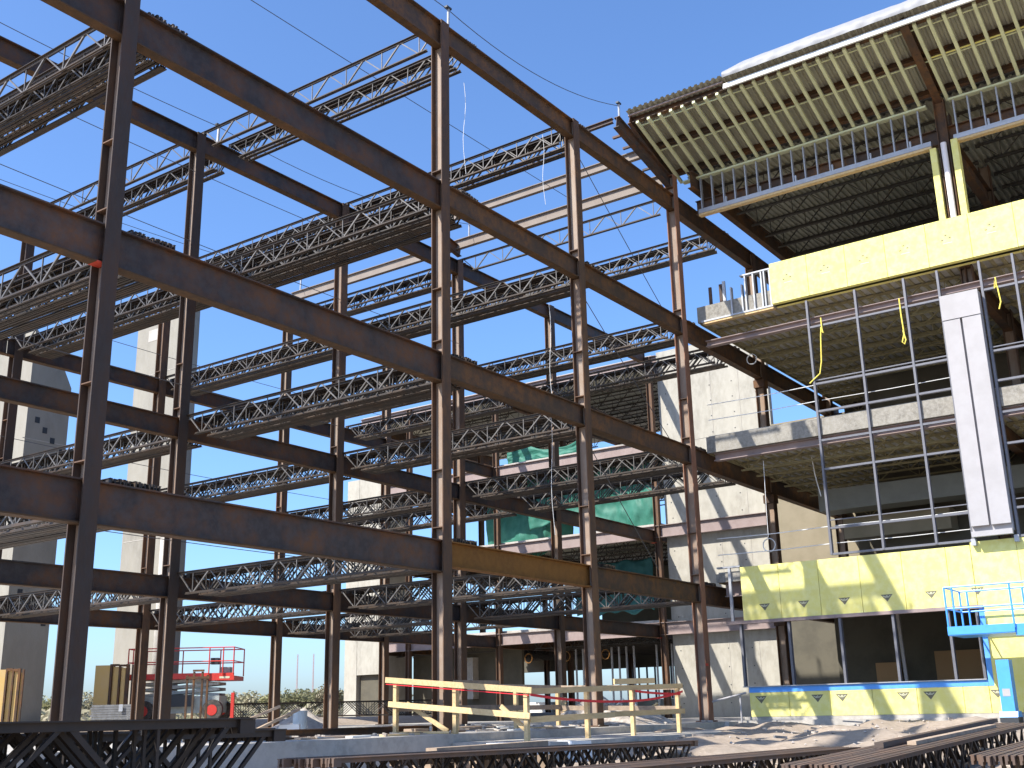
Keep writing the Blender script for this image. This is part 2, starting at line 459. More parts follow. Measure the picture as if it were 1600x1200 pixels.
for ri, y in enumerate(GY):
    for li, z in enumerate(GZ):
        bays = [(0, -21.0, GX[0], 0)] if ri == 0 else []
        ends = GX + [27.05]
        for b in range(5):
            if ri == 0 and b >= 3: continue
            x0 = ends[b]; x1 = ends[b + 1]
            if ri == 2 and b == 0: x0 = -4.0
            bays.append((b, x0, x1, 1))
        for b, x0, x1, main in bays:
            if ri == 0:
                d = 0.70 if b == 0 else 0.56
                m = 'steel'
                if b == 0 and main and li == 0: m = 'steel'
                if li == 0 and b == 1: m = 'steel_orange'
                if li in (0, 1) and b == 2: m = 'steel_rust'
                if li == 3: m = 'steel_rust'
                if li == 2 and b >= 1: m = 'steel_rust'
                if li == 1 and b == 1: m = 'steel_rust'
                nm = f'{BAYN[b]} bay of the front row' if main else 'cut off by the left picture edge'
                lab = f'dark steel girder on the {LEVN[li]} level, {nm}'
                if m == 'steel_orange': lab = 'bright orange rusted girder low in the front row'
            else:
                d = 0.56; m = 'steel'
                lab = f'steel girder on the {LEVN[li]} level, {BAYN[b]} bay of the {ROWN[ri]} row'
            girder(x0 + hw, x1 - hw, y, z, d, m, lab, red=(ri == 0 and b == 0 and not main and li == 1) or (ri == 1 and b == 4 and li < 2))

# ------------------------------------------------------------------ bar joists
JL = 9.14
JD = 0.60
def joist_geo(L, D, chord_w=0.125):
    """local: along +Y, top of the top chord at z=0.  Returns dict of builders and a list of web members"""
    top = MB(); bot = MB()
    top.box(-chord_w / 2, 0, -.009, -.014, L, 0); top.box(.014, 0, -.009, chord_w / 2, L, 0)
    top.box(-.024, 0.002, -.06, -.014, L - .002, -.009); top.box(.014, 0.002, -.06, .024, L - .002, -.009)
    for ye in (0.0, L - .13):
        top.box(-.05, ye, -.1, -.0245, ye + .13, -.0095); top.box(.0245, ye, -.1, .05, ye + .13, -.0095)
    b0 = 0.50
    w = chord_w * .88
    bot.box(-w / 2, b0, -D, -.014, L - b0, -D + .009); bot.box(.014, b0, -D, w / 2, L - b0, -D + .009)
    bot.box(-.023, b0 + .002, -D + .009, -.014, L - b0 - .002, -D + .055); bot.box(.014, b0 + .002, -D + .009, .023, L - b0 - .002, -D + .055)
    n = max(2, round((L - 1.5) / 1.24))
    step = (L - 1.5) / n
    nodes = [0.75 + step * i for i in range(n + 1)]
    mem = []
    zt = -.035; zb = -D + .03
    for i, y in enumerate(nodes):
        yl = nodes[i - 1] + step / 2 if i else 0.16
        yr = y + step / 2 if i < n else L - 0.16
        a = .030
        mem.append(((0, yl + .02, zt), (0, y - .03, zb), .030 if i == 0 else .036))
        mem.append(((0, yr - .02, zt), (0, y + .03, zb), .030 if i == n else .026))
        mem.append(((0, y, zt), (0, y, zb), .022))
    return top, bot, mem
def joist_set(L, D, mchord, mweb):
    t, b, mem = joist_geo(L, D)
    wb = MB()
    for P, Q, s in mem: wb.bar(P, Q, s, s, (1, 0, 0))
    whole = MB()
    return dict(top=t.mesh('top_chord', mchord), bot=b.mesh('bottom_chord', mchord), web=wb.mesh('web', mweb),
                bars=[(lambda mb: mb.mesh('web_bar', mweb))(MB().bar(P, Q, s, s, (1, 0, 0))) for P, Q, s in mem], D=D, L=L)
JS = joist_set(JL, JD, 'joist_dark', 'joist')
JB = joist_set(JL, JD, 'joist_dark', 'joist_web_shaded')
def place_joist(js, label, group, loc, rot=(0, 0, 0), single=False, name='bar_joist'):
    t = thing(name, label, 'joist', loc, group)
    t.rotation_euler = rot
    inst('top_chord', js['top'], t)
    inst('bottom_chord', js['bot'], t)
    if single:
        for me in js['bars']: inst('web_bar', me, t)
    else:
        inst('web', js['web'], t)
    return t
SPN = ['front and middle rows', 'middle and back rows']
BY = ['nearest column line', 'second column line', 'third column line', 'wing-side column line', 'open right-hand bay']
ORD = ['first', 'second', 'third', 'fourth', 'fifth', 'sixth', 'seventh', 'eighth', 'ninth']
def bundle(ci, li, si, n, off=0.5, single=True, sx=0.12):
    x = GX[ci] if ci < 4 else 15.9
    z = GZ[li] + 0.102
    y = 0.03 + si * 9.2
    where = f'{LEVN[li]}-level bundle at {BY[ci]}, {["front", "rear"][si]} span'
    if single:
        place_joist(JS, f'lone upright bar joist beside the {where}', 'single bar joists', (x + sx, y, z), (0, 0, 0), True)
    px = x + off
    for k in range(n):
        dy = rnd.uniform(-.14, -.05) if si == 0 else rnd.uniform(-.05, .05)
        tilt = rnd.uniform(-.07, .07)
        place_joist(JB, f'{ORD[k]}-from-left bar joist of the {where}', f'{where}', (px, y + dy, z + (0.0)), (0, tilt, 0))
        px += rnd.uniform(.105, .15)
# (column line, level, span, number in the bundle)
for ci, li, si, n in [
    (0, 2, 0, 7), (0, 1, 0, 7), (0, 0, 0, 7),
    (1, 3, 0, 3), (1, 2, 0, 8), (1, 1, 0, 7), (1, 0, 0, 6),
    (2, 3, 0, 4), (2, 2, 0, 6), (2, 1, 0, 6), (2, 0, 0, 6),
    (3, 3, 0, 0), (3, 2, 0, 5), (3, 1, 0, 6), (3, 0, 0, 6),
    (4, 3, 0, 4), (4, 2, 0, 4), (4, 1, 0, 4),
    (1, 3, 1, 4), (1, 2, 1, 7), (1, 1, 1, 6), (1, 0, 1, 5),
    (2, 3, 1, 6), (2, 2, 1, 6), (2, 1, 1, 6), (2, 0, 1, 5),
    (3, 3, 1, 4), (3, 2, 1, 5), (3, 1, 1, 5), (3, 0, 1, 5),
    (4, 3, 1, 4), (4, 2, 1, 4), (4, 1, 1, 4), (4, 0, 1, 4)]:
    bundle(ci, li, si, n, off=1.1 if (ci, li) == (1, 3) else 0.48)

# ------------------------------------------------------------------ joist stacks lying on the ground (they run along X)
JG = joist_set(9.3, 0.62, 'joist_ground', 'joist_dark')
JK = joist_set(9.3, 0.62, 'joist_shaded', 'joist_shaded')
def ground_stack(x0, y0, z0, z1, n, desc, L=9.3, pitch=0.12, jit=0.25, js=None, blocks=True):
    ang = math.atan2(z1 - z0, L)
    for k in range(n):
        y = y0 + k * pitch + rnd.uniform(-.012, .012)
        dx = rnd.uniform(-jit, jit) * 0.5
        t = place_joist(js or JG, f'{ORD[k]}-nearest rusty bar joist in the {desc}', f'joists in the {desc}', (x0 + dx, y, z0 + rnd.uniform(-.004, .004)), (ang, 0, -PI / 2))
    if blocks:
        for q in (1.4, L - 1.4):
            zz = z0 + (z1 - z0) * q / L - 0.625
            gz = gh(x0 + q, y0 + n * pitch / 2)
            MBk = MB().box(x0 + q - .09, y0 - .25, min(gz - .08, zz - .12), x0 + q + .09, y0 + n * pitch + .15, zz)
            tag(MBk.build('dunnage_timber', 'old_lumber', loc=(x0 + q, y0, zz)), f'squared timber carrying the {desc}, {"left" if q < 3 else "right"} one', 'timber', 'dunnage timbers')
ground_stack(-9.25, -5.75, -0.07, -0.16, 7, 'stack in front of the slab edge')
ground_stack(-8.9, -8.65, -0.22, -0.28, 7, 'middle stack at the bottom edge of the picture')
ground_stack(-6.3, -10.85, -0.24, 0.03, 8, 'stack on the bare dirt below the yellow wall', pitch=.115)
ground_stack(-5.7, -12.75, -0.16, 0.07, 7, 'stack cut off by the lower right corner', pitch=.125)
ground_stack(-22.95, -9.35, 0.43, 0.40, 8, 'big dark stack in the lower left corner', jit=.1, js=JK)
ground_stack(-21.45, -8.05, 0.37, 0.31, 9, 'second dark stack behind the lower left one', jit=.1, js=JK)
for (x0, y0, z0, n, nm) in ((-22.9, -9.35, -.23, 8, 'bottom tier of the lower left stack'), (-21.4, -8.05, -.31, 9, 'bottom tier behind the lower left stack')):
    ground_stack(x0, y0, z0, z0, n, nm, blocks=True, js=JK)
# short chords and planks on top of the stacks
for (P, Q, a, b, m, lb) in [((-3.6, -10.3, -.12), (3.2, -10.2, .075), .12, .07, 'joist_ground', 'long rusty chord lying on top of the right stack'),
                            ((-3.0, -10.55, -.115), (1.4, -10.58, .012), .12, .05, 'old_lumber', 'pale plank lying on top of the right stack'),
                            ((-5.7, -4.4, -.16), (-3.0, -4.55, -.14), .22, .16, 'old_lumber', 'rough brown timber beside the joist stack'),
                            ((-6.9, -4.75, -.2), (-4.2, -4.9, -.2), .2, .14, 'old_lumber', 'split grey brown timber nearest the slab edge')]:
    tag(MB().bar(P, Q, a, b).build('loose_timber' if 'old' in m or m == 'lumber' else 'steel_chord', m, loc=P), lb, 'timber' if m != 'joist_ground' else 'steel chord')
for x in (-5.0, -4.0, -6.0, -3.4):
    tag(MB().box(x - .09, -5.0, gh(x, -4.6) - .15, x + .09, -4.3, -.265).build('dunnage_timber', 'old_lumber', loc=(x, -4.6, -.4)), 'short block under the rough brown timbers', 'timber', 'blocks under rough timbers')

# ------------------------------------------------------------------ the yellow clad wing on the right
XF = 13.2
WY0, WY1 = -0.30, -22.0
wing = thing('building_wing', 'unfinished wing with yellow sheathing, open floors and a tilted roof overhang', 'building', (13.2, -8, 0))
def wp(mb, name, m, parent=None, smooth=False):
    return mb.build(name, m, parent or wing, smooth=smooth)
def corrugated(mb, x0, x1, y0, y1, zf, pitch=0.20, h=0.06, thick=None):
    """sheet with ribs along X; zf(x) gives the underside height"""
    n = int(abs(y1 - y0) / pitch)
    s = -1 if y1 < y0 else 1
    pr = []
    for i in range(n):
        y = y0 + s * i * pitch
        pr += [(y, 0), (y + s * pitch * .32, 0), (y + s * pitch * .45, h), (y + s * pitch * .87, h)]
    pr.append((y0 + s * n * pitch, 0))
    v = []
    for x in (x0, x1):
        v += [(x, y, zf(x) + q) for y, q in pr]
    k = len(pr)
    mb.add(v, [(i, i + 1, k + i + 1, k + i) for i in range(k - 1)])
    return mb
# floors
WL = 8.25
JW = joist_set(WL, 0.52, 'sprayed', 'sprayed')
JR = joist_set(WL, 0.66, 'roof_joist', 'roof_joist')
def one_joist_mesh(js, m):
    t, b, mem = joist_geo(js['L'], js['D'])
    mb = MB(); mb.v = t.v; mb.f = t.f
    k = len(mb.v); mb.v = mb.v + b.v; mb.f = mb.f + [tuple(q + k for q in f) for f in b.f]
    for P, Q, s in mem: mb.bar(P, Q, s, s, (1, 0, 0))
    return mb.mesh('ceiling_joist', m)
MJW = one_joist_mesh(JW, 'sprayed'); MJR = one_joist_mesh(JR, 'roof_joist')
wp(MB().box(12.95, WY1, -.5, 27.2, WY0, 0.02), 'ground_floor_slab', 'concrete_grey')
for li, (zt, zb) in enumerate(((4.42, 4.10), (8.78, 8.20), (13.20, 12.60))):
    fl = wp(MB().box(13.28, WY1, zb + .09, 26.9, WY0, zt), 'floor_slab', 'slab_edge')
    wp(corrugated(MB(), 13.3, 26.9, WY0 - .02, WY1, lambda x: zb + .06, 0.30, .06), 'metal_deck', 'sprayed', fl)
    wp(MB().box(13.3, WY0 - .012, zb - .02, 26.9, WY0 + .02, zb + .088), 'deck_closure', 'sprayed', fl)
    # poured edge band with pour stop
    wp(MB().box(13.12, -13.0, zb, 13.278, -0.28, zt - .06), 'slab_edge_band', 'mottled_edge', fl)
    for k in range(11):
        for s in range(2):
            inst('ceiling_joist', MJW, fl, (14.35 + 1.19 * k - 13.2, -8.62 - s * 8.45 + 8, zb + .05))
# roof over the wing
rf = wp(corrugated(MB(), 13.25, 27, WY0 + .1, WY1, lambda x: 17.98, 0.20, .06), 'roof_deck', 'deck')
for k in range(10):
    for s in range(2):
        inst('ceiling_joist', MJR, rf, (14.5 + 1.25 * k - 13.2, -8.62 - s * 8.45 + 8, 17.96))
wp(MB().box(13.25, WY1, 18.10, 27, WY0 + .1, 18.22), 'roof_insulation', 'membrane', rf)
# beams across the wing (along X)
for z, d in ((GZ[0], .6), (GZ[1], .62), (GZ[2], .62), (GZ[3], .64)):
    mb = MB(); ibeam(mb, (12.42, -0.02, z), (27, -0.02, z), d, .26); wp(mb, 'end_beam', 'steel_rust')
    mb = MB(); ibeam(mb, (13.45, -8.68, z), (27, -8.68, z), d, .26); wp(mb, 'cross_beam', 'steel_rust')
    mb = MB(); ibeam(mb, (13.45, -17.1, z), (27, -17.1, z), d, .26); wp(mb, 'cross_beam', 'steel_rust')
mb = MB(); ibeam(mb, (12.6, -.62, 17.82), (27, -.62, 17.82), .6, .22); wp(mb, 'roof_edge_beam', 'steel_rust')
# spandrel beams along the facade
for zt, d in ((11.98, .20), (8.185, .24), (17.0, .5)):
    mb = MB(); ibeam(mb, (13.36, -0.45, zt), (13.36, -13.5, zt), d, .24); wp(mb, 'spandrel_beam', 'mauve' if zt < 17 else 'steel_rust')
for zz in (4.12,):
    mb = MB(); ibeam(mb, (13.42, -.45, zz), (13.42, -13, zz), .45, .2); wp(mb, 'spandrel_beam', 'mauve')
# wing columns
for x, y, z1 in ((18.7, 0.0, 17.0), (18.7, -8.68, 17.9), (13.75, -8.68, 17.6), (24.5, -8.68, 17.0), (18.7, -17, 17.9), (25.5, -.1, 17)):
    wc = part('wing_column', wing)
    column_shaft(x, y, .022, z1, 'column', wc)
    for zz in GZ[:3]:
        wp(MB().box(x - .2, y - .2, zz - .95, x + .2, y + .2, zz - .66), 'column_bracket', 'steel_rust') if x == 18.7 and y == 0 else None

# yellow sheathing
def mark_up(Y, Z, X, par):
    for dy, dz in ((0, .09), (.11, -.045), (-.11, -.005)):
        MB().box(X - .004, Y + dy - .03, Z + dz - .018, X - .0005, Y + dy + .03, Z + dz + .018).build('printed_mark', 'mark', par)
    MB().box(X - .003, Y - .16, Z - .17, X - .0005, Y + .1, Z - .145).build('printed_mark', 'mark_pale', par)
def mark_down(Y, Z, X, par, s=.17):
    MB().add([(X - .003, Y + s, Z + s * .55), (X - .003, Y - s, Z + s * .55), (X - .003, Y, Z - s * .62)], [(0, 2, 1)]).build('printed_mark', 'mark', par)
    mb = MB()
    for a, b, c, d in ((-.62, .34, -.2, .12), (-.2, .12, .02, .38), (.02, .38, .2, .1), (.2, .1, .6, .34), (-.35, .1, .35, .1)):
        mb.bar((X - .0055, Y + a * s * -1, Z + b * s), (X - .0055, Y + c * s * -1, Z + d * s), .004, s * .11, (0, 0, 1))
    mb.build('printed_mark', 'mark_pale', par)
# spandrel band on the third floor
y = -2.96
i = 0
while y > -13.5:
    wdt = 1.22
    p = wp(MB().box(12.98, y - wdt + .014, 12.62, 13.03, y, 13.97), 'sheathing_panel', 'yellow')
    mark_up(y - .55, 13.38, 12.98, p)
    wp(MB().box(13.034, y - wdt + .014, 12.60, 13.45, y, 12.64), 'soffit_panel', 'yellow')
    wp(MB().box(13.034, y - wdt + .014, 13.935, 13.3, y, 13.965), 'coping_panel', 'yellow')
    y -= wdt; i += 1
wp(MB().box(13.03, -2.95, 12.56, 13.3, -0.45, 12.615), 'bottom_track', 'galv')
wp(MB().box(13.05, -2.95, 12.49, 13.25, -0.5, 12.555), 'timber_plate', 'lumber')
# parapet studs left of the band
for k, yy in enumerate((-1.55, -1.93, -2.06, -2.34, -2.62, -2.72, -2.9)):
    z1 = 13.55 if yy > -2 else 13.82
    wp(MB().box(13.05, yy - .022, 12.616, 13.2, yy + .022, z1), 'parapet_stud', 'galv')
wp(MB().box(13.04, -2.95, 13.822, 13.21, -1.9, 13.87), 'parapet_track', 'galv')
for yy, z1 in ((-.62, 13.9), (-1.0, 13.92), (-1.12, 14.0)):
    wp(MB().box(13.5, yy - .05, 13.2, 13.56, yy + .05, z1), 'edge_post', 'galv' if yy < -1.1 else 'steel')
# upper strip of the lower sheathing
def lower_panels():
    y = -1.12
    k = 0
    while y > -7.86:
        y2 = max(y - 1.22, -7.88)
        p = wp(MB().box(13.06, y2 + .014, 2.90, 13.11, y, 4.50), 'sheathing_panel', 'yellow')
        mark_down(y - .7, 3.26, 13.06, p, .17)
        p = wp(MB().box(13.06, y2 + .014, .12, 13.11, y, .80), 'sheathing_panel', 'yellow')
        mark_down(y - (.35 + .5 * (k % 2)), .60, 13.06, p, .18)
        y = y2; k += 1
    for (a, b) in ((-7.885, -9.05), (-9.06, -10.3), (-10.31, -12.5)):
        wp(MB().box(13.06, b, .12, 13.11, a, 4.58), 'sheathing_panel', 'yellow')
lower_panels()
wp(MB().box(13.052, -7.88, .802, 13.112, -1.12, .955), 'flashing_tape', 'tape')
wp(MB().box(13.052, -8.02, .802, 13.112, -7.884, 2.88), 'flashing_tape', 'tape')
wp(MB().box(13.07, -12.5, -.36, 13.2, -0.9, .118), 'foundation_wall', 'concrete_grey')
wp(MB().box(12.98, -8.0, 2.80, 13.2, -0.62, 2.895), 'window_head', 'mauve')
wp(MB().box(13.0, -7.86, .957, 13.2, -0.95, .985), 'window_sill', 'galv')
for yy in (-1.0, -2.52, -4.06, -5.58, -7.08, -7.82):
    wp(MB().box(13.04, yy - .035, .986, 13.18, yy + .035, 2.798), 'window_mullion', 'alu')
wp(MB().box(13.04, -.80, 2.9, 13.12, -.72, 4.5), 'corner_stud', 'galv')
wp(MB().box(13.05, -1.12, 4.51, 13.2, -.35, 4.56), 'top_track', 'galv')
# curtain wall frame
CW = [-4.03, -5.55, -7.02, -7.99, -9.16, -10.06, -11.5]
for yy in CW:
    wp(MB().box(13.02, yy - .032, 4.60, 13.16, yy + .032, 12.485), 'curtain_wall_mullion', 'alu')
for z in (11.6, 9.78, 8.92, 8.02, 7.14, 5.38, 4.62):
    for a, b in list(zip(CW[:3], CW[1:4])) + list(zip(CW[4:6], CW[5:7])):
        wp(MB().box(13.035, b + .034, z - .03, 13.145, a - .034, z + .03), 'transom', 'alu')
        if z == 9.78:
            wp(MB().box(13.05, b + .034, z + .10, 13.12, a - .034, z + .13), 'transom', 'alu')
        if z == 5.38:
            wp(MB().box(13.05, b + .034, z + .22, 13.10, a - .034, z + .245), 'transom', 'alu')
# pilaster
pl = wp(MB().box(12.86, -9.08, 4.78, 13.12, -8.05, 11.55), 'pilaster_core', 'white_panel')
wp(MB().box(12.74, -8.515, 4.95, 12.857, -8.055, 10.82), 'pilaster_panel', 'white_panel', pl)
wp(MB().box(12.74, -9.075, 4.95, 12.857, -8.575, 10.82), 'pilaster_panel', 'white_panel', pl)
wp(MB().box(12.72, -9.085, 10.83, 12.857, -8.045, 11.57), 'pilaster_cap', 'white_panel', pl)
wp(MB().box(12.70, -9.085, 4.66, 12.857, -8.045, 4.80), 'pilaster_foot', 'white_panel', pl)
for yy in (-8.02, -9.12):
    wp(MB().box(12.9, yy - .06, 4.46, 13.05, yy + .06, 4.64), 'foot_bracket', 'galv', pl)
# wing column with yellow flanking strips above the band
wp(MB().tube((13.05, -8.68, 13.97), (13.05, -8.68, 16.4), .085, 16), 'rain_pipe', 'pipe', smooth=False)
wp(MB().box(12.99, -8.46, 13.97, 13.3, -8.28, 16.3), 'sheathing_strip', 'yellow')
wp(MB().box(12.99, -9.08, 13.97, 13.3, -8.9, 16.42), 'sheathing_strip', 'yellow')
wp(MB().ext(ipro(.30, .26, .02, .016), (13.22, -8.68, 13.9), (1, 0, 0), (0, 1, 0), (0, 0, 4.0)), 'facade_column', 'steel_rust')
# stud band under the overhang
for a, b in ((-.62, -8.32), (-8.98, -13.6)):
    wp(MB().box(13.10, b, 16.53, 13.26, a, 16.60), 'stud_track', 'galv')
    wp(MB().box(13.08, b, 16.44, 13.24, a, 16.525), 'stud_track', 'galv')
    wp(MB().box(13.09, b, 16.36, 13.28, a, 16.432), 'timber_plate', 'lumber')
    wp(MB().box(13.06, b, 17.74, 13.26, a if a < -1 else -.1, 17.80), 'stud_track', 'galv_soffit_bounce')
    yy = a - .12
    k = 0
    while yy > b + .05:
        wp(MB().box(13.12, yy - .021, 16.602, 13.24, yy + .021, 17.738), 'wall_stud', 'galv')
        if k % 3 == 2:
            wp(MB().box(13.11, yy - .10, 16.602, 13.2, yy - .05, 16.8), 'stud_clip', 'galv')
        yy -= .406; k += 1
# tilted overhang
A0 = Vector((13.16, 0, 17.79)); A1 = Vector((10.12, 0, 18.78))
SL = (A1 - A0)
SN = Vector((-SL.z, 0, SL.x)).normalized()
if SN.z < 0: SN = -SN
def sp(t, y, h=0.0):
    p = A0 + SL * t + SN * h
    return Vector((p.x, y, p.z))
ov = wp(corrugated(MB(), A1.x - .12, A0.x + .1, 0.28, -13.8, lambda x: A0.z + SL.z * (A0.x - x) / (A0.x - A1.x) + .42, 0.20, .055), 'overhang_deck', 'deck')
wp(MB().add([sp(-.03, .3, .50), sp(1.04, .3, .50), sp(1.04, -13.8, .50), sp(-.03, -13.8, .50), sp(-.03, .3, .56), sp(1.04, .3, .56), sp(1.04, -13.8, .56), sp(-.03, -13.8, .56)],
            [(3, 2, 1, 0), (4, 5, 6, 7), (0, 1, 5, 4), (1, 2, 6, 5), (2, 3, 7, 6), (3, 0, 4, 7)]), 'overhang_roof', 'dark_machine', ov)
yy = -.02
k = 0
while yy > -13.6:
    if not (-8.95 < yy < -8.4):
        MB().bar(sp(-.012, yy, .06), sp(.985, yy, .06), .092, .10, SN).build('soffit_rib', 'galv_soffit_bounce', ov)
    yy -= .406
for t in (.07, .52, .95):
    mb = MB(); ibeam(mb, sp(t, .2, .41), sp(t, -13.7, .41), .22, .13, up=SN); mb.build('overhang_purlin', 'steel_rust', ov)
for t, h, w in ((.5, .124, .035), (.905, .124, .035)):
    MB().bar(sp(t, .0, h), sp(t, -13.6, h), w, .025, SN).build('bridging_channel', 'galv_soffit_bounce', ov)
MB().bar(sp(.53, -8.95, .128), sp(.53, -13.6, .128), .04, .03, SN).build('bridging_channel', 'yellow', ov)
mb = MB(); ibeam(mb, sp(-.02, .27, .42), sp(1.0, .27, .42), .34, .12, up=SN); mb.build('end_outrigger', 'steel', ov)
mb = MB(); ibeam(mb, sp(-.02, -8.68, .42), sp(1.0, -8.68, .42), .38, .24, up=SN); mb.build('outrigger', 'steel_rust', ov)
# bare deck edge and fascia
MB().bar(sp(1.02, .28, .36), sp(1.02, -3.1, .36), .05, .05, SN).build('edge_angle', 'mauve', ov)
MB().bar(sp(1.03, -3.15, .10), sp(1.03, -13.8, .10), .05, .20, SN).build('fascia_board', 'white_board', ov)
# wrinkled membrane turned over the edge
mb = MB()
NU, NV = 220, 7
v = []
for i in range(NU + 1):
    yy = -3.2 - 10.6 * i / NU
    w1 = noise.noise(Vector((yy * .9, 0, 0))); w2 = noise.noise(Vector((yy * 3.0, 3, 0)))
    rise = min(1, i / 26) if i < 26 else 1
    for j in range(NV + 1):
        s = j / NV
        q = sp(1.10 - .02 * s * s, yy, .26 + (.36 + .16 * rise + .06 * w1) * s)
        bul = .07 * math.sin(PI * s) * (1 + .5 * w2) + .05 * w1 * s + .025 * noise.noise(Vector((yy * 3.1, s * 2.5, 7)))
        v.append(q + Vector((-bul, 0, 0)))
f = [(i * (NV + 1) + j, i * (NV + 1) + j + 1, (i + 1) * (NV + 1) + j + 1, (i + 1) * (NV + 1) + j) for i in range(NU) for j in range(NV)]
mb.add(v, f).build('roof_membrane', 'membrane', ov, smooth=True)
# interior of the wing
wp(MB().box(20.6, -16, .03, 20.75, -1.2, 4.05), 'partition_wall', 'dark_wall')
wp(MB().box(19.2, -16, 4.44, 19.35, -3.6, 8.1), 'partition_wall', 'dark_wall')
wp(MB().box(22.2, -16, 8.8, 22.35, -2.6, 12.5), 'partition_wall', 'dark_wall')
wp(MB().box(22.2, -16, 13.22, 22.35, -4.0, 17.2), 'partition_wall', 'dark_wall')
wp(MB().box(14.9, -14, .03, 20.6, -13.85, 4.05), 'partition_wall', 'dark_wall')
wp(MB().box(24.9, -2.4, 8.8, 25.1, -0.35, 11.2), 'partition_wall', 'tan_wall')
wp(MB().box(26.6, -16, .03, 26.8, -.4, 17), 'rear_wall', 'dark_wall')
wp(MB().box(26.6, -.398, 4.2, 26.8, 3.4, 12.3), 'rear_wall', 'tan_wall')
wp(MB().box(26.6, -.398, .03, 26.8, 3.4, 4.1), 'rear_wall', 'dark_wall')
wp(MB().box(16.9, -12, 6.55, 17.9, -2.4, 7.25), 'air_duct', 'duct')
wp(MB().box(18.2, -6.2, 5.75, 19.1, -2.7, 6.45), 'drywall_stack', 'tan_wall')
for x, y0, y1, z in ((20.3, -6.9, -4.6, 2.05), (20.3, -3.4, -2.6, 1.75)):
    wp(MB().box(x, y0, .03, x + .25, y1, z), 'stored_board', 'kraft')
wp(MB().bar((16.2, -4.85, .03), (16.2, -4.75, 3.95), .09, .09), 'shoring_post', 'white_panel')
wp(MB().box(16.05, -5.6, .35, 16.4, -4.9, .75), 'red_crate', 'red')
for zz in (4.42, 8.78):
    for h in (.55, 1.06):
        wp(MB().path([(13.35, -.3, zz + h), (13.35, -2.2, zz + h - .03), (13.35, -4.0, zz + h)], .013), 'guard_wire', 'white_rope')
        wp(MB().path([(13.35, -4.1, zz + h), (13.35, -6.2, zz + h - .02), (13.35, -8.2, zz + h)], .010), 'guard_wire', 'white_rope')
# coils and hanging wire inside
def coil(c, r, n=3, rr=.012):
    pts = []
    for i in range(n * 14 + 1):
        a = 2 * PI * i / 14
        pts.append((c[0] + .02 * math.sin(i * .7), c[1] + r * (1 + .06 * math.sin(i * 1.3)) * math.cos(a), c[2] + r * (1 + .1 * math.sin(i * .4)) * math.sin(a)))
    return MB().path(pts, rr)
wp(coil((13.6, -1.9, 5.15), .20, 3, .008), 'wire_coil', 'white_rope')
wp(MB().path([(13.6, -1.9, 5.4), (13.58, -1.92, 6.2), (13.6, -1.95, 7.8)], .009), 'hanging_wire', 'white_rope')
wp(coil((14.2, -1.6, 11.35), .17, 3, .008), 'wire_coil', 'white_rope')
wp(MB().path([(15, -3.0, 8.0), (15.02, -3.05, 7.4), (14.95, -3.2, 6.7)], .018), 'hanging_wire', 'white_rope')
for yy in (-1.55, -3.05, -3.42, -5.55, -7.2):
    wp(MB().box(13.42, yy - .03, 11.87, 13.46, yy + .03, 12.05), 'beam_clip', 'mauve')
# yellow tie ropes hanging on the curtain wall
for j, (yy, pts) in enumerate(((-4.45, [(0, 0), (.0, -.35), (-.03, -.5), (.04, -.42), (.02, -.3), (.06, -.6), (.12, -1.4), (.2, -1.75), (.55, -2.0)]),
                               (-6.85, [(0, 0), (0, -.5), (-.02, -1.1), (.06, -1.35), (0, -1.42), (-.05, -1.3), (0, -1.0)]),
                               (-9.55, [(0, 0), (0, -.25), (.06, -.32), (.04, -.1), (-.02, -.3), (-.05, -.75), (.02, -.95)]))):
    o = MB().path([(13.0, yy + a, 11.82 + b + (0.06 if j else 0)) for a, b in pts], .02, 6).build('tie_rope', 'yellow_rope', loc=(13.0, yy, 11.8))
    tag(o, ['long yellow rope hanging beside the leftmost curtain wall mullion', 'looped yellow rope hanging left of the white pilaster', 'knotted short yellow rope hanging right of the white pilaster'][j], 'rope', 'yellow tie ropes')

# purlins and outriggers not yet clad, behind the overhang
def beam_thing(name, P, Q, d, bf, m, label, cat='beam', up=(0, 0, 1), group=None):
    mb = MB(); ibeam(mb, P, Q, d, bf, up=up)
    return tag(mb.build(name, m, loc=((P[0] + Q[0]) / 2, (P[1] + Q[1]) / 2, min(P[2], Q[2]) - d)), label, cat, group)
beam_thing('outrigger_beam', (12.75, 0.02, 17.62), (8.9, 0.02, 18.45), .42, .2, 'steel', 'dark sloping outrigger rising left from the corner of the wing roof')
beam_thing('outrigger_beam', (12.6, 9.2, 17.62), (8.9, 9.2, 18.40), .38, .2, 'steel', 'sloping outrigger on the middle row above the joist bundles')
beam_thing('roof_purlin', (8.95, 0.2, 18.47), (8.95, 2.1, 18.47), .16, .13, 'steel', 'short dark purlin at the outer tip of the outrigger')
beam_thing('roof_purlin', (10.75, 0.15, 18.12), (10.75, 9.1, 18.12), .30, .16, 'purlin', 'upper of the two pale purlins crossing the sky beside the wing roof')
beam_thing('roof_purlin', (12.35, 0.3, 17.86), (12.35, 18.2, 17.86), .38, .18, 'purlin', 'long lower pale purlin crossing the sky above the joists')
for yy in (2.6, 7.2, 13.5, 17.0):
    pass
for j, (x, y, z) in enumerate(((11.85, .6, 17.98), (11.2, .6, 18.1), (10.55, .6, 18.25), (9.9, .6, 18.36))):
    MBb = MB().bar((x, .15, z), (x, .75, z), .09, .07)
    tag(MBb.build('stub_angle', 'steel', loc=(x, .4, z)), f'{["lowest", "second lowest", "second highest", "highest"][j]} stub angle sticking out of the sloping outrigger', 'angle', 'outrigger stub angles')

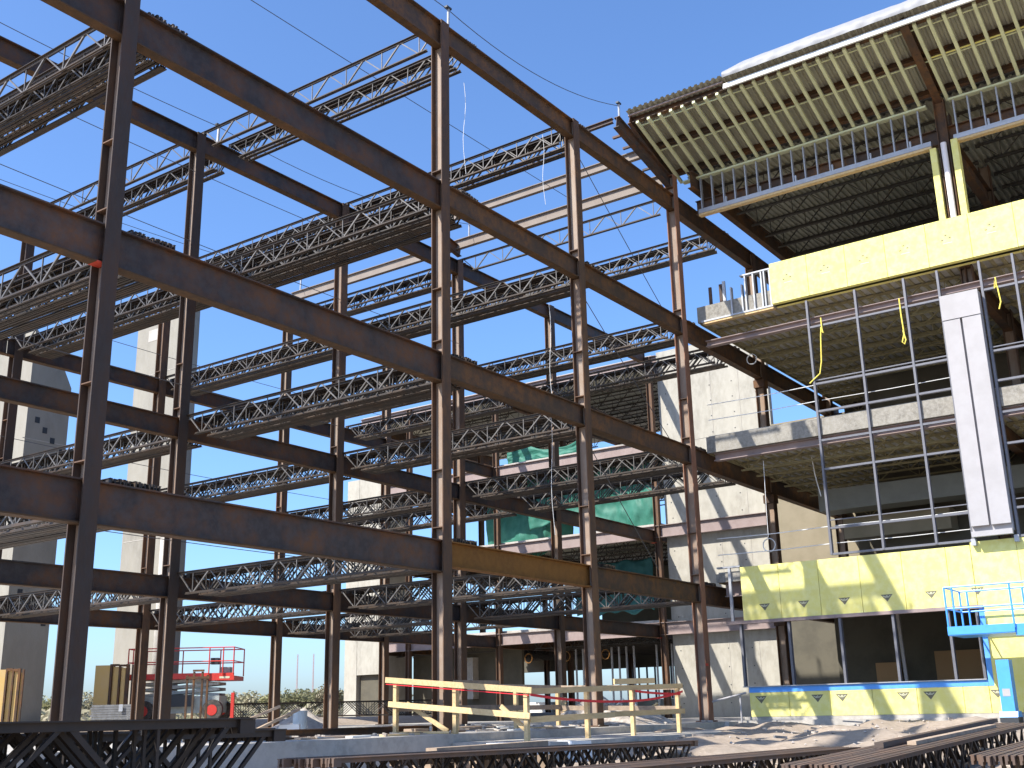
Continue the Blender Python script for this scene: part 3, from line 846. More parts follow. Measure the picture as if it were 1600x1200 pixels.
# ------------------------------------------------------------------ rear block behind the frame
XE = 27.0
blk = thing('rear_block', 'older steel framed block far behind the frame with mauve edge beams and dark decks', 'building', (30, 16, 0))
def bp(mb, name, m, parent=None): return mb.build(name, m, parent or blk)
ZE = [4.15, 8.55, 12.6, 16.75]
for li, z in enumerate(ZE):
    y1 = -1.0 if li < 2 else 8.6
    ye = 27.8 if li == 3 else 26.0
    mb = MB(); ibeam(mb, (XE + .05, ye, z), (XE + .05, y1, z), .56, .24); bp(mb, 'edge_beam', 'mauve')
    dk = bp(MB().box(XE + .25, 8.95, z - .06, XE + 13.5, ye + .1, z + .14), 'floor_deck', 'concrete_grey')
    if li == 2 or li == 1:
        pass
    bp(corrugated(MB(), XE + .2, XE + 13.5, ye, 8.95, lambda x: z - .10, .3, .018), 'metal_deck', 'deck', dk)
    for k in range(9):
        for s in range(2):
            inst('deck_joist', MJR, dk, (XE + 1.2 + 1.35 * k - 30, 9.6 + s * 9.1 - 16, z - .12), (0, 0, 0), (1, .94, 1))
    for yy in (9.0, 18.2, 24.1, ye - .1):
        mb = MB(); ibeam(mb, (XE + .2, yy, z - .1), (XE + 13, yy, z - .1), .6, .22); bp(mb, 'cross_beam', 'steel_rust', dk)
for x in (XE, XE + 6.5, XE + 13):
    for yy in (9.0, 18.2, 24.1):
        bp(MB().ext(ipro(.26, .25, .02, .016), (x, yy, 0), (1, 0, 0), (0, 1, 0), (0, 0, 16.7)), 'block_column', 'column')
bp(MB().box(XE + .35, 3.2, -.3, XE + .65, 8.75, 17.0), 'shear_wall', 'concrete')
for z in (4.0, 8.2, 12.4):
    bp(MB().box(XE + .338, 3.2, z, XE + .349, 8.75, z + .012), 'pour_joint', 'concrete_grey')
for yy in (4.6, 6.0, 7.4):
    bp(MB().box(XE + .339, yy, .1, XE + .349, yy + .014, 16.9), 'form_joint', 'concrete_grey')
th = MB()
for i in range(5):
    for j in range(22):
        yy = 3.75 + i * 1.15 + rnd.uniform(-.03, .03); zz = .6 + j * .75 + rnd.uniform(-.03, .03)
        th.box(XE + .34, yy, zz, XE + .3495, yy + .045, zz + .045)
o = bp(th, 'tie_holes', 'dark_machine'); o['kind'] = 'stuff'
bp(MB().box(XE + .9, 8.76, -.3, XE + 6, 9.0, 12.6), 'side_wall', 'concrete')
# ground floor of the block: piers, stud screens, far window strip
bp(MB().box(XE + 13.3, 8.9, -.3, XE + 13.5, 27.8, .95), 'sill_wall', 'white_board')
bp(MB().box(XE + 13.3, 8.9, 2.75, XE + 13.5, 27.8, 4.1), 'head_wall', 'dark_wall')
bp(MB().box(XE + 2.5, 18.6, -.3, XE + 2.7, 25.9, 4.05), 'pier_wall', 'dark_wall')
bp(MB().box(XE + 2.0, 21.4, 1.1, XE + 2.49, 21.9, 3.2), 'meter_box', 'concrete_grey')
for k in range(34):
    yy = 9.3 + k * .53 + rnd.uniform(-.05, .05)
    if 18.4 < yy < 26: continue
    bp(MB().box(XE + 13.2, yy - .04, .96, XE + 13.29, yy + .04, 2.74), 'screen_stud', 'dark_machine')
for k in range(16):
    yy = 9.6 + k * .42
    if k in (5, 6, 11): continue
    bp(MB().box(XE + 3.4, yy - .03, .01, XE + 3.5, yy + .03, 3.4), 'screen_stud', 'galv')
for yy in (12.4, 14.6, 16.8):
    bp(coil((XE + .5, yy, 2.9), .22, 2, .02), 'cable_coil', 'steel_orange')
for (y0, y1, z0, z1) in ((9.2, 17.6, 8.6, 9.0), (18.3, 27.5, 8.6, 8.9)):
    bp(MB().box(XE + 12.9, y0, z0, XE + 13.2, y1, z1), 'rear_kerb', 'concrete_grey')
bp(MB().box(XE + 8.0, 9.2, 4.3, XE + 8.2, 17.0, 8.0), 'inner_wall', 'dark_wall')
bp(MB().box(XE + 9.0, 9.2, 12.8, XE + 9.2, 11.5, 16.0), 'inner_wall', 'dark_wall')

# tarpaulins
def tarp(name, x, y0, y1, ztop, zbot, m, label, amp=.22, seed=0, sag=.3):
    NU, NV = 60, 26
    v = []
    for i in range(NU + 1):
        s = i / NU
        y = y0 + (y1 - y0) * s
        zt = ztop(s) - sag * abs(math.sin(s * PI * 3)) * .35
        zb = zbot(s) + .25 * noise.noise(Vector((s * 6, seed, 2)))
        for j in range(NV + 1):
            t = j / NV
            w = noise.noise(Vector((y * .55, t * 2.2, seed))) + .5 * noise.noise(Vector((y * 1.7, t * 4, seed + 5))) + .25 * noise.noise(Vector((y * 4.5, t * 9, seed + 9)))
            v.append((x + amp * w * (1 if t > .03 else .2), y, zt + (zb - zt) * t))
    f = [(i * (NV + 1) + j, i * (NV + 1) + j + 1, (i + 1) * (NV + 1) + j + 1, (i + 1) * (NV + 1) + j) for i in range(NU) for j in range(NV)]
    o = MB().add(v, f).build(name, m, loc=(x, (y0 + y1) / 2, 10), smooth=True)
    o2 = o.modifiers.new('thickness', 'SOLIDIFY'); o2.thickness = .02
    return tag(o, label, 'tarp', 'green tarpaulins')
tarp('green_tarpaulin', XE + 1.2, 17.0, 9.6, lambda s: 12.0 - .1 * s, lambda s: 9.3 - .5 * s + .5 * math.sin(s * 5), 'tarp', 'large wrinkled green tarp hanging below the third deck of the rear block', .35, 1)
tarp('green_tarpaulin', XE + 2.4, 20.6, 15.2, lambda s: 12.1, lambda s: 7.6 + 1.0 * s, 'tarp', 'narrow green tarp hanging to the left of the large one', .3, 4)
tarp('green_tarpaulin', XE + 1.0, 18.2, 13.6, lambda s: 13.55 + .15 * math.sin(s * 7), lambda s: 12.75, 'tarp', 'low pale green tarp lying over the edge of the third deck', .12, 7)
tarp('teal_tarpaulin', XE + 3.0, 15.5, 11.0, lambda s: 7.6, lambda s: 5.0, 'tarp_teal', 'dark teal tarp in the shade below the second deck', .25, 11)

# ------------------------------------------------------------------ concrete stair towers at the back
def tower(name, boxes, loc, label, pockets, seams, m='tower_concrete'):
    t = thing(name, label, 'tower', loc)
    for b in boxes: MB().box(*b).build('wall_shell', m, t)
    for p in pockets: MB().box(*p).build('wall_pocket', 'dark_machine', t)
    for s in seams: MB().box(*s).build('pour_joint', 'concrete_grey', t)
    return t
t = tower('concrete_core_wall', [(14.0, 26.75, -.2, 14.35, 31.1, 19.7)], (16, 28.5, 0), 'tall pale concrete core wall standing behind the red lift',
      [(13.996, y, z, 14.05, y + .13, z + .10) for y, z in ((27.2, 13.1), (27.5, 5.8), (28.3, 5.9), (27.3, 15.8), (29.6, 9.6), (28.9, 17.2), (30.1, 2.4))], [(13.99, 26.85, z, 13.999, 31.0, z + .03) for z in (4.6, 8.6, 12.7, 16.8)])
MB().tube((13.62, 27.2, 0.3), (13.62, 27.2, 8.4), .30, 20).build('drain_pipe', 'concrete_grey', t, smooth=True)
MB().box(13.99, 29.3, 18.6, 14.2, 30.2, 19.2).build('broken_edge', 'concrete_grey', t)
t = thing('stair_tower', 'grey concrete stair tower with a stepped row of pockets at the left edge', 'tower', (5.6, 26, 0))
MB().ext([(4.5, .1), (6.3, .1), (6.3, 13.4), (5.5, 14.9), (4.5, 15.5)], (0, 24.4, 0), (1, 0, 0), (0, 0, 1), (0, 5, 0)).build('wall_shell', 'tower_concrete', t)
for k in range(4):
    for z0 in (11.7, 5.0):
        x = 4.85 + .36 * k; z = z0 - .36 * k
        MB().box(x, 24.39, z, x + .2, 24.45, z + .24).build('wall_pocket', 'dark_machine', t)
for z in (4.2, 7.6, 11.0):
    MB().box(4.4, 24.391, z, 6.4, 24.399, z + .03).build('pour_joint', 'concrete_grey', t)
t = thing('stair_tower', 'sunlit concrete tower with a dark doorway beside the rear block', 'tower', (27.8, 27.6, 0))
MB().box(27.2, 28.0, -.2, 29.5, 28.9, 13.3).build('wall_shell', 'concrete', t)
MB().box(27.6, 26.3, -.2, 29.5, 27.98, 13.3).build('wall_shell', 'concrete', t)
MB().box(27.2, 26.3, 2.5, 27.58, 27.98, 13.3).build('wall_shell', 'concrete', t)
MB().box(27.45, 26.35, 0, 27.58, 27.9, 2.45).build('door_panel', 'dark_wall', t)

# ------------------------------------------------------------------ scissor lifts
def wheel(mb_t, mb_r, c, ax, r, w):
    c = Vector(c); ax = Vector(ax).normalized()
    mb_t.tube(c - ax * w / 2, c + ax * w / 2, r, 20)
    mb_r.tube(c - ax * (w / 2 + .012), c + ax * (w / 2 + .012), r * .52, 14)
def local_build(t, jobs):
    """jobs: (name, MB in local coordinates, material[, parent]) """
    out = {}
    for j in jobs:
        me = j[1].mesh(j[0], j[2])
        o = bpy.data.objects.new(j[0], me)
        COL.objects.link(o)
        o.parent = j[3] if len(j) > 3 else t
        out[j[0]] = o
    return out
def scissor_lift(loc, rz, label, paint, L, W, zdeck, rail, ext=0.9, base_h=1.0, wr=.42, group='scissor lifts', c0=-.40, c1=.36):
    """local X along the platform"""
    t = thing('scissor_lift', label, 'scissor lift', loc, group, rz)
    B = MB().box(L * c0, -W * .36, wr * .75, L * c1, W * .36, base_h)
    local_build(t, [('chassis', B, 'grey_machine' if paint == 'red' else paint)])
    for sx in (c0 + .07, c1 - .05):
        for sy in (-1, 1):
            a = MB(); b = MB()
            wheel(a, b, (L * sx, sy * W * .42, wr), (0, 1, 0), wr, .26)
            o = local_build(t, [('wheel', a, 'tyre')])['wheel']
            local_build(t, [('hub', b, paint, o)])
    # folded scissor arms
    n = max(2, int((zdeck - base_h) / .2))
    dz = (zdeck - .12 - base_h) / n
    for i in range(n):
        z0 = base_h + .04 + i * dz
        for sy in (-.3, .3):
            a = MB().bar((L * c0 + .05, sy * W, z0), (L * c1 - .05, sy * W, z0 + dz), .06, .11)
            b = MB().bar((L * c0 + .05, sy * W * .86, z0 + dz), (L * c1 - .05, sy * W * .86, z0), .06, .11)
            local_build(t, [('scissor_arm', a, 'grey_machine'), ('scissor_arm', b, 'grey_machine')])
    deck = MB().box(-L / 2, -W / 2, zdeck - .12, L / 2 - ext, W / 2, zdeck)
    deck.box(L / 2 - ext + .002, -W * .46, zdeck - .19, L / 2 + .0, W * .46, zdeck - .02)
    local_build(t, [('platform', deck, paint)])
    tb = MB().box(-L / 2, -W / 2 - .012, zdeck - .10, L / 2 - ext, -W / 2 - .002, zdeck + .10)
    tb.box(L / 2 - ext, -W * .46 - .012, zdeck - .19, L / 2, -W * .46 - .002, zdeck + .09)
    local_build(t, [('toe_board', tb, paint)])
    r = .022
    for sy in (-1, 1):
        for z in (.55, 1.08):
            local_build(t, [('guard_rail', MB().tube((-L / 2 + .03, sy * W * .49, zdeck + z), (L / 2 - .03, sy * W * .49, zdeck + z), r), paint)])
        for x in (-L / 2 + .03, -L / 2 + .22, -L * .1, L / 2 - ext, L / 2 - ext + .55, L / 2 - .03):
            local_build(t, [('guard_post', MB().tube((x, sy * W * .49, zdeck), (x, sy * W * .49, zdeck + 1.08), r * 1.15), paint)])
    for x in (-L / 2 + .03, L / 2 - .03):
        for z in (.55, 1.08):
            local_build(t, [('guard_rail', MB().tube((x, -W * .49, zdeck + z), (x, W * .49, zdeck + z), r), paint)])
    return t
az = math.atan2(-0.8133, 0.5814)        # broadside to the viewer
# red lift far left, on the ground beyond the slab
rl = scissor_lift((11.35, 22.45, 0.33), az, 'red scissor lift with lowered platform parked behind the left columns', 'red', 4.25, 1.8, 1.72, None, ext=1.0, base_h=.95, wr=.40)
local_build(rl, [('outrigger_leg', MB().box(-2.22, -.75, .05, -2.10, -.6, 1.0), 'red'), ('outrigger_leg', MB().box(2.02, -.75, .05, 2.14, -.6, 1.05), 'red'),
                 ('control_box', MB().box(1.15, -.8, 2.15, 1.45, -.5, 2.4), 'dark_machine'), ('tool_box', MB().box(1.5, -.5, 1.73, 1.85, 0, 2.05), 'grey_machine'),
                 ('engine_cover', MB().box(-.6, -.86, .55, .5, -.60, 1.0), 'dark_machine'), ('name_strip', MB().box(1.55, -.846, 1.60, 1.95, -.842, 1.68), 'mark_pale')])
# blue lift in front of the yellow wall, right edge
bl = scissor_lift((11.75, -11.0, 0.02), -PI / 2, 'blue scissor lift with raised platform in front of the yellow wall', 'blue', 6.9, 1.5, 2.12, None, ext=5.3, base_h=.9, wr=.38, c0=-.03, c1=.46)
t = thing('control_cabinet', 'tall blue cabinet with a white sticker standing below the blue lift', 'cabinet', (11.7, -8.62, 0.0))
gz_ = gh(11.7, -8.6)
MB().box(11.52, -8.78, .16, 11.9, -8.47, 1.40).build('cabinet_body', 'blue', t)
MB().ext([(11.45, .02), (11.97, .02), (11.9, .16), (11.52, .16)], (0, -8.84, 0), (1, 0, 0), (0, 0, 1), (0, .43, 0)).build('cabinet_foot', 'blue', t)
MB().box(11.515, -8.72, .52, 11.519, -8.54, .70).build('sticker', 'white_panel', t)
MB().box(11.45, -8.84, gz_ - .1, 11.97, -8.41, .02).build('skid', 'dark_machine', t)
t['_o'] = (11.7, -8.62, 0)

# ------------------------------------------------------------------ lumber guard rail round the opening
gr = thing('lumber_guard_rail', 'pale lumber guard rail with red tape round the floor opening by the middle columns', 'guard rail', (3, -1, 0))
def lum(P, Q, a=.04, b=.115, ref=(0, 0, 1), nm='rail_board', m='lumber'):
    return MB().bar(P, Q, a, b, ref).build(nm, m, gr)
XL = -0.38
lum((XL, 1.25, 1.12), (XL, -2.55, .80)); lum((XL - .01, 1.15, .62), (XL - .01, -2.5, .32))
lum((XL + .06, -2.45, .78), (2.9, -2.42, .86)); lum((2.88, -2.38, .85), (6.45, -2.30, .93))
lum((XL + .06, -2.45, .25), (2.95, -2.42, .30)); lum((2.9, -2.38, .31), (6.5, -2.30, .34))
lum((XL + .2, 1.2, 1.08), (3.6, 1.15, 1.08), m='old_lumber'); lum((XL + .2, 1.2, .52), (3.6, 1.15, .52), m='old_lumber')
lum((3.5, 1.12, 1.0), (6.2, 1.08, .98), m='old_lumber'); lum((3.5, 1.12, .5), (6.2, 1.08, .5), m='old_lumber')
lum((6.2, 1.1, .98), (6.35, -2.3, .9), m='old_lumber'); lum((6.2, 1.1, .48), (6.35, -2.3, .4), m='old_lumber')
for x, y, z0, z1 in ((XL + .05, 1.0, 0.0, 1.1), (XL + .05, -2.38, -.16, .84), (1.95, -2.35, -.16, .82), (3.95, -2.31, -.16, .9), (6.3, -2.24, -.16, .95), (2.0, 1.2, 0, 1.08), (4.3, 1.16, 0, 1.0), (6.15, 1.14, 0, 1.0), (XL + .06, -.6, 0, .95)):
    lum((x, y, z0), (x, y, z1), .09, .09, (0, 1, 0), 'rail_post')
lum((XL + .12, .75, .62), (XL + .12, -.35, .05), .04, .09, nm='brace'); lum((XL + .12, 1.0, .03), (XL + .12, -.5, .03), .09, .045, nm='brace')
lum((XL + .13, -1.7, .52), (XL + .13, -2.35, .02), .04, .09, nm='brace')
lum((3.1, -2.36, 1.0), (5.0, -2.33, 1.04), .04, .12, nm='loose_board')
def band(P, Q, sag, n=12, w=.05):
    P = Vector(P); Q = Vector(Q)
    mb = MB()
    pts = [P.lerp(Q, i / n) - Vector((0, 0, sag * 4 * (i / n) * (1 - i / n))) for i in range(n + 1)]
    for a, b in zip(pts, pts[1:]): mb.bar(a, b, .006, w)
    return mb
band((XL - .05, 1.2, 1.03), (XL - .04, -2.5, .71), .0, 2, .016).build('warning_tape', 'red_tape', gr)
band((XL, -2.51, .72), (3.5, -2.47, .58), .05).build('warning_tape', 'red_tape', gr)
band((3.5, -2.45, .58), (6.4, -2.34, .80), .05).build('warning_tape', 'red_tape', gr)
band((3.9, -2.43, .80), (6.35, -2.30, .74), .02).build('warning_tape', 'red_tape', gr)

# ------------------------------------------------------------------ clutter on the slab and around it
def simple(mb, name, m, loc, label, cat, group=None):
    return tag(mb.build(name, m, loc=loc), label, cat, group)
simple(MB().ext([(0, 0), (.46, 0), (.44, .26), (.03, .24)], (-2.05, 2.75, .002), (.62, -.78, 0), (0, 0, 1), (.2, .16, 0)), 'white_block', 'white', (-1.7, 2.7, 0), 'white foam block beside the leaning planks', 'block')
for P, Q, lb in (((-3.2, 3.6, .04), (-2.0, 2.75, .62), 'dark plank leaning up beside the white block'), ((-2.75, 3.0, .04), (-1.75, 2.45, .55), 'shorter pale plank leaning against the white block')):
    simple(MB().bar(P, Q, .2, .05), 'leaning_plank', 'old_lumber', P, lb, 'plank')
d = thing('steel_drum', 'grey blue steel drum standing by the second column of the middle row', 'drum', (3.3, 7.6, 0))
MB().tube((3.3, 7.6, .003), (3.3, 7.6, .56), .19, 20).build('drum_shell', 'drum', d)
for z in (.02, .28, .53):
    MB().tube((3.3, 7.6, z), (3.3, 7.6, z + .025), .2, 20).build('drum_hoop', 'drum', d)
mb = MB(); ibeam(mb, (-2.9, 1.9, .16), (1.2, 1.35, .16), .15, .2); simple(mb, 'loose_beam', 'steel_rust', (-1, 1.6, 0), 'rusty steel beam lying on the slab left of the guard rail', 'beam')
simple(MB().box(.2, .9, .003, .9, 1.3, .02).box(.25, .95, .0205, .7, 1.28, .1), 'timber_offcuts', 'old_lumber', (.5, 1.1, 0), 'flat offcuts lying at the foot of the guard rail', 'offcuts')
for k, (x, y, w, h, lb) in enumerate(((-1.25, -2.95, 1.5, .17, 'long white foam block lying at the slab edge'), (.35, -3.2, .8, .15, 'short white foam block under the guard rail corner'))):
    z0 = gh(x, y) - .05
    simple(MB().ext([(0, z0), (w, z0), (w - .06, -.2 + h - .12), (.05, -.2 + h - .1)], (x - w / 2, y, 0), (1, 0, 0), (0, 0, 1), (0, .35, 0)), 'foam_block', 'white', (x, y, z0), lb, 'block')
for k in range(7):
    x = rnd.uniform(2.4, 8.8); y = rnd.uniform(1.8, 5.0)
    simple(MB().bar((x, y, .03), (x + rnd.uniform(.8, 1.8), y + rnd.uniform(-.6, .6), .05), .25, .04), 'loose_board', 'old_lumber' if k % 2 else 'white_board', (x, y, 0), 'loose board lying on the slab behind the guard rail', 'board', 'loose boards on the slab')
for k in range(16):
    x = rnd.uniform(-4.5, 5.5); y = rnd.uniform(-.55, .75)
    if abs(x) < .5 or abs(x - 6.1) < .5: continue
    a = rnd.uniform(-.5, .5); L_ = rnd.uniform(.4, 1.5)
    simple(MB().bar((x, y, .022), (x + L_ * math.cos(a), y + L_ * .3 * math.sin(a), .026), rnd.uniform(.08, .22), .035), 'scrap_plank', ['old_lumber', 'white_board', 'lumber', 'steel_rust'][k % 4], (x, y, 0), 'scrap plank lying along the front edge of the slab', 'plank', 'scrap planks on the slab edge')
lt = MB()
for k in range(520):
    if k % 2:
        x = rnd.uniform(-6, 12); y = rnd.uniform(-.68, 8); z = .004
    else:
        x = rnd.uniform(-5, 12.6); y = rnd.uniform(-11.8, -3.2); z = gh(x, y)
    a = rnd.uniform(0, 3.14); L_ = rnd.choice([.06, .1, .15, .3, .5]); w_ = rnd.uniform(.02, .07)
    h_ = rnd.uniform(.01, .05)
    lt.bar((x, y, z + h_ / 2 + .004), (x + L_ * math.cos(a), y + L_ * math.sin(a), z + h_ / 2 + .004 + rnd.uniform(0, .04)), w_, h_)
tag(lt.build('site_litter', 'debris'), 'small offcuts and litter strewn over the slab and the dirt', 'litter', kind='stuff')
# crates, pallets, racks at far left
def crate(x, y, w, h, lb, z=0.33):
    t = thing('glazing_crate', lb, 'crate', (x, y, z), 'tan crates', az)
    local_build(t, [('crate_panel', MB().box(-w / 2, 0, 0, -w * .12, .6, h), 'ply'), ('crate_panel', MB().box(-w * .05, .05, 0, w * .10, .55, h * .97), 'ply'), ('crate_panel', MB().box(w * .17, .02, 0, w * .28, .55, h * .95), 'ply')])
    fr = MB().box(-w * .118, -.03, 0, -w * .06, .05, h + .04).box(w * .11, -.03, 0, w * .16, .05, h + .02).box(w * .3, -.03, 0, w * .38, .06, h + .03).box(w * .44, .0, 0, w * .5, .06, h)
    fr.box(-w * .06 + .002, -.03, h - .04, w * .11 - .002, .04, h + .04).box(w * .16 + .002, -.03, h - .06, w * .3 - .002, .04, h + .02)
    local_build(t, [('crate_frame', fr, 'steel_rust')])
crate(8.5, 23.2, 1.5, 2.15, 'tan plywood crate with dark frames standing behind the nearest column')
crate(3.0, 21.3, 1.0, 1.9, 'tan plywood crate at the left picture edge', .25)
t = thing('bundled_sheets', 'dark grey strapped stack of sheets between the nearest column and the red lift', 'stack', (6.9, 20.6, 0.1), None, az)
for k in range(9):
    local_build(t, [('sheet', MB().box(-.78 + rnd.uniform(-.04, .04), -.5, .10 + k * .085, .72 + rnd.uniform(-.05, .05), .4, .175 + k * .085), 'pallet')])
local_build(t, [('tag', MB().box(.22, -.56, .62, .36, -.552, .86), 'galv'), ('skid', MB().box(-.8, -.5, -.2, .7, .4, .1), 'old_lumber')])
t = thing('steel_rack', 'rust brown upright rack in front of the red lift', 'rack', (9.75, 19.7, 0.0), None, az)
for k, x in enumerate((-.45, -.2, .12, .32)):
    local_build(t, [('rack_upright', MB().box(x - .035, -.03, 0, x + .035, .04, 2.0 + .12 * (k in (1, 2))), 'steel_rust')])
local_build(t, [('rack_rail', MB().box(-.5, -.05, 1.86, .4, -.031, 1.95), 'steel_rust'), ('rack_rail', MB().box(-.24, -.06, 2.13, .17, .05, 2.2), 'steel_rust'), ('rack_rail', MB().box(-.5, -.05, .15, .4, -.031, .24), 'steel_rust')])
# low stack of joists along the far slab edge
for k in range(6):
    place_joist(JS, 'bar joist in the low row lying along the far edge of the slab', 'joists along the far slab edge', (12.6 + (k // 3) * .15 + .1, 21.9 - (k % 3) * .3 + .2, .98 + .0), (0, 0, -math.radians(54.5) - PI / 2 + .08))
# rubble heap and conical heap
def heap(name, c, r, h, m, label, n=28, rough=.35, seed=1, cat='heap'):
    mb = MB(); v = []; f = []
    R = 9
    for i in range(R + 1):
        for j in range(n):
            a = 2 * PI * j / n
            q = i / R
            rr = r * q * (1 + rough * noise.noise(Vector((math.cos(a) * 1.7, math.sin(a) * 1.7, seed))))
            z = h * (1 - q) ** 1.15 * (1 + rough * noise.noise(Vector((math.cos(a) * q * 3, math.sin(a) * q * 3, seed + 4)))) - .03
            v.append((c[0] + rr * math.cos(a), c[1] + rr * math.sin(a), c[2] + z))
    for i in range(R):
        for j in range(n):
            f.append((i * n + j, i * n + (j + 1) % n, (i + 1) * n + (j + 1) % n, (i + 1) * n + j))
    return tag(mb.add(v, f).build(name, m, loc=c, smooth=False), label, cat)
heap('rubble_heap', (9.6, 1.9, 0), 1.7, .85, 'debris', 'heap of rubble and scrap behind the guard rail, left of the orange column', rough=.6, seed=3)
heap('gravel_heap', (10.6, 14.9, 0), 1.3, .75, 'stone', 'pointed grey heap far behind the white block', rough=.15, seed=5)
for k in range(9):
    a = rnd.uniform(0, 6.28)
    P = Vector((9.6, 1.9, .25)) + Vector((math.cos(a) * 1.1, math.sin(a) * 1.1, 0))
    Q = P + Vector((rnd.uniform(-1, 1), rnd.uniform(-1, 1), rnd.uniform(.1, .6)))
    simple(MB().bar(P, Q, .09, .045), 'scrap_board', 'lumber' if k % 3 else 'white_board', tuple(P), 'scrap board sticking out of the rubble heap', 'board', 'scrap boards in the rubble heap')
# white rail piece next to the orange column
t = thing('white_handrail', 'short white handrail between the orange column and the yellow wall', 'handrail', (12.7, -.8, 0))
MB().tube((12.75, -.95, -.05), (12.75, -.95, .78), .03).build('rail_post', 'white_panel', t)
MB().tube((12.45, .05, .52), (12.75, -1.15, .80), .03).build('rail_tube', 'white_panel', t)
# concrete footing at the orange column
simple(MB().ext([(-.42, -.3), (.42, -.3), (.3, -.002), (-.3, -.002)], (12.38, -.36 - .0, 0), (1, 0, 0), (0, 0, 1), (0, -.5, 0)), 'concrete_footing', 'concrete_grey', (12.4, -.6, -.3), 'rough concrete footing at the foot of the orange column', 'footing')

# ------------------------------------------------------------------ lifelines and their posts
def post(x, y, z, lb, h=.62):
    t = thing('safety_post', lb, 'safety post', (x, y, z), 'safety posts on the beams')
    MB().tube((x, y, z), (x + .02, y, z + h), .035, 8).build('post_tube', 'galv', t)
    MB().box(x - .09, y - .05, z + h, x + .1, y + .05, z + h + .05).build('cable_clamp', 'dark_machine', t)
PST = [(0.32, 0, GZ[3], 'silver safety post on top of the middle front column'), (0.7, 9.2, GZ[3], 'silver safety post on the top girder of the middle row, left side'),
       (9.2, 0.1, 18.45, 'silver safety post at the tip of the sloping outrigger'), (12.35, 8.6, 17.86, 'safety post on the long pale purlin above the middle row'), (12.35, 17.7, 17.86, 'safety post at the far left end of the long pale purlin')]
for p in PST: post(*p)
def cable(P, Q, sag, label, r=.011, group='lifeline cables', m='cable', name='lifeline_cable'):
    P = Vector(P); Q = Vector(Q)
    n = 14
    pts = [P.lerp(Q, i / n) - Vector((0, 0, sag * 4 * (i / n) * (1 - i / n))) for i in range(n + 1)]
    return tag(MB().path(pts, r, 5).build(name, m, loc=P.lerp(Q, .5)), label, 'cable', group)
H = .6
cable((-16, 0.0, GZ[3] + H + .1), (0.34, 0, GZ[3] + H), .15, 'lifeline running from the top left to the safety post on the middle front column')
cable((0.34, 0, GZ[3] + H), (9.2, 0.1, 18.45 + .55), .5, 'lifeline sagging above the top front girder towards the wing roof')
cable((-9, 9.2, GZ[3] + .5), (.72, 9.2, GZ[3] + H), .12, 'lifeline above the top girder of the middle row, left part')
cable((.72, 9.2, GZ[3] + H), (12.4, 8.6, 18.4), .5, 'lifeline above the top girder of the middle row, right part')
cable((-9, 4.1, 18.0), (12.3, 3.8, 17.9), .05, 'long thin line crossing the sky between the two upper front girders')
for li in (0, 1, 2):
    z = GZ[li]
    cable((-9, 9.2 - .1, z + 1.05), (12.3, 9.2 - .1, z + 1.05), .12, f'guard line over the {LEVN[li]} girder of the middle row')
    cable((-3, 18.3, z + 1.05), (18.6, 18.3, z + 1.05), .15, f'guard line over the {LEVN[li]} girder of the back row')
cable((-3, 18.3, GZ[3] + 1.0), (12.3, 17.7, 18.4), .2, 'lifeline over the top girder of the back row')
cable((-9, 9.1, GZ[3] - 1.2), (6, 9.1, GZ[3] - 1.15), .1, 'thin line below the top girder of the middle row')
# plumbing guys
cable((6.2, .2, GZ[3] - .4), (12.3, .3, GZ[2] - .1), .03, 'diagonal guy wire between the third and fourth front columns, upper', .012, 'diagonal guy wires', name='guy_wire')
cable((6.2, .2, GZ[2] - .5), (12.3, .3, GZ[1] - .2), .03, 'diagonal guy wire between the third and fourth front columns, middle', .012, 'diagonal guy wires', name='guy_wire')
cable((6.2, .2, GZ[1] - .5), (10.5, .3, GZ[0] + .3), .03, 'diagonal guy wire between the third and fourth front columns, lower', .012, 'diagonal guy wires', name='guy_wire')
cable((0.1, 9.3, GZ[2]), (-8, 9.3, GZ[1] + .6), .03, 'guy wire running left below the third girder of the middle row', .012, 'diagonal guy wires', name='guy_wire')
for (x, y, z, h, lb) in ((5.3, .5, GZ[3] - .6, 2.2, 'white line hanging beside the third front column, upper'), (5.35, .5, GZ[1] + 2.9, 3.0, 'white line hanging beside the third front column, middle'),
                         (5.4, .6, GZ[0] + 4.2, 3.4, 'white line hanging beside the third front column, lower'), (1.35, .3, GZ[3] - .9, 2.6, 'thin white line hanging right of the middle front column')):
    tag(MB().path([(x + .06 * math.sin(k * .9), y, z - h * k / 8) for k in range(9)], .0065, 5).build('hanging_line', 'white_rope', loc=(x, y, z)), lb, 'rope', 'hanging white lines')

# ------------------------------------------------------------------ distant trees and masts
def crown_mesh(seed, r, h, m, n=1500, lf=.34):
    rr = random.Random(seed)
    mb = MB()
    blobs = [(rr.uniform(-.6, .6) * r, rr.uniform(-.6, .6) * r, rr.uniform(.25, .95) * h, rr.uniform(.25, .5) * r) for _ in range(13)]
    for i in range(n):
        b = blobs[i % len(blobs)]
        d = Vector((rr.gauss(0, 1), rr.gauss(0, 1), rr.gauss(0, .8))).normalized() * b[3] * rr.uniform(.45, 1.08)
        c = Vector((b[0], b[1], b[2])) + d
        u = Vector((rr.uniform(-1, 1), rr.uniform(-1, 1), rr.uniform(-1, 1))).normalized()
        v = u.orthogonal().normalized()
        s = lf * rr.uniform(.5, 1.2)
        mb.add([c - u * s, c + v * s * .6, c + u * s, c - v * s * .6], [(0, 1, 2, 3)])
    return mb.mesh('crown', m)
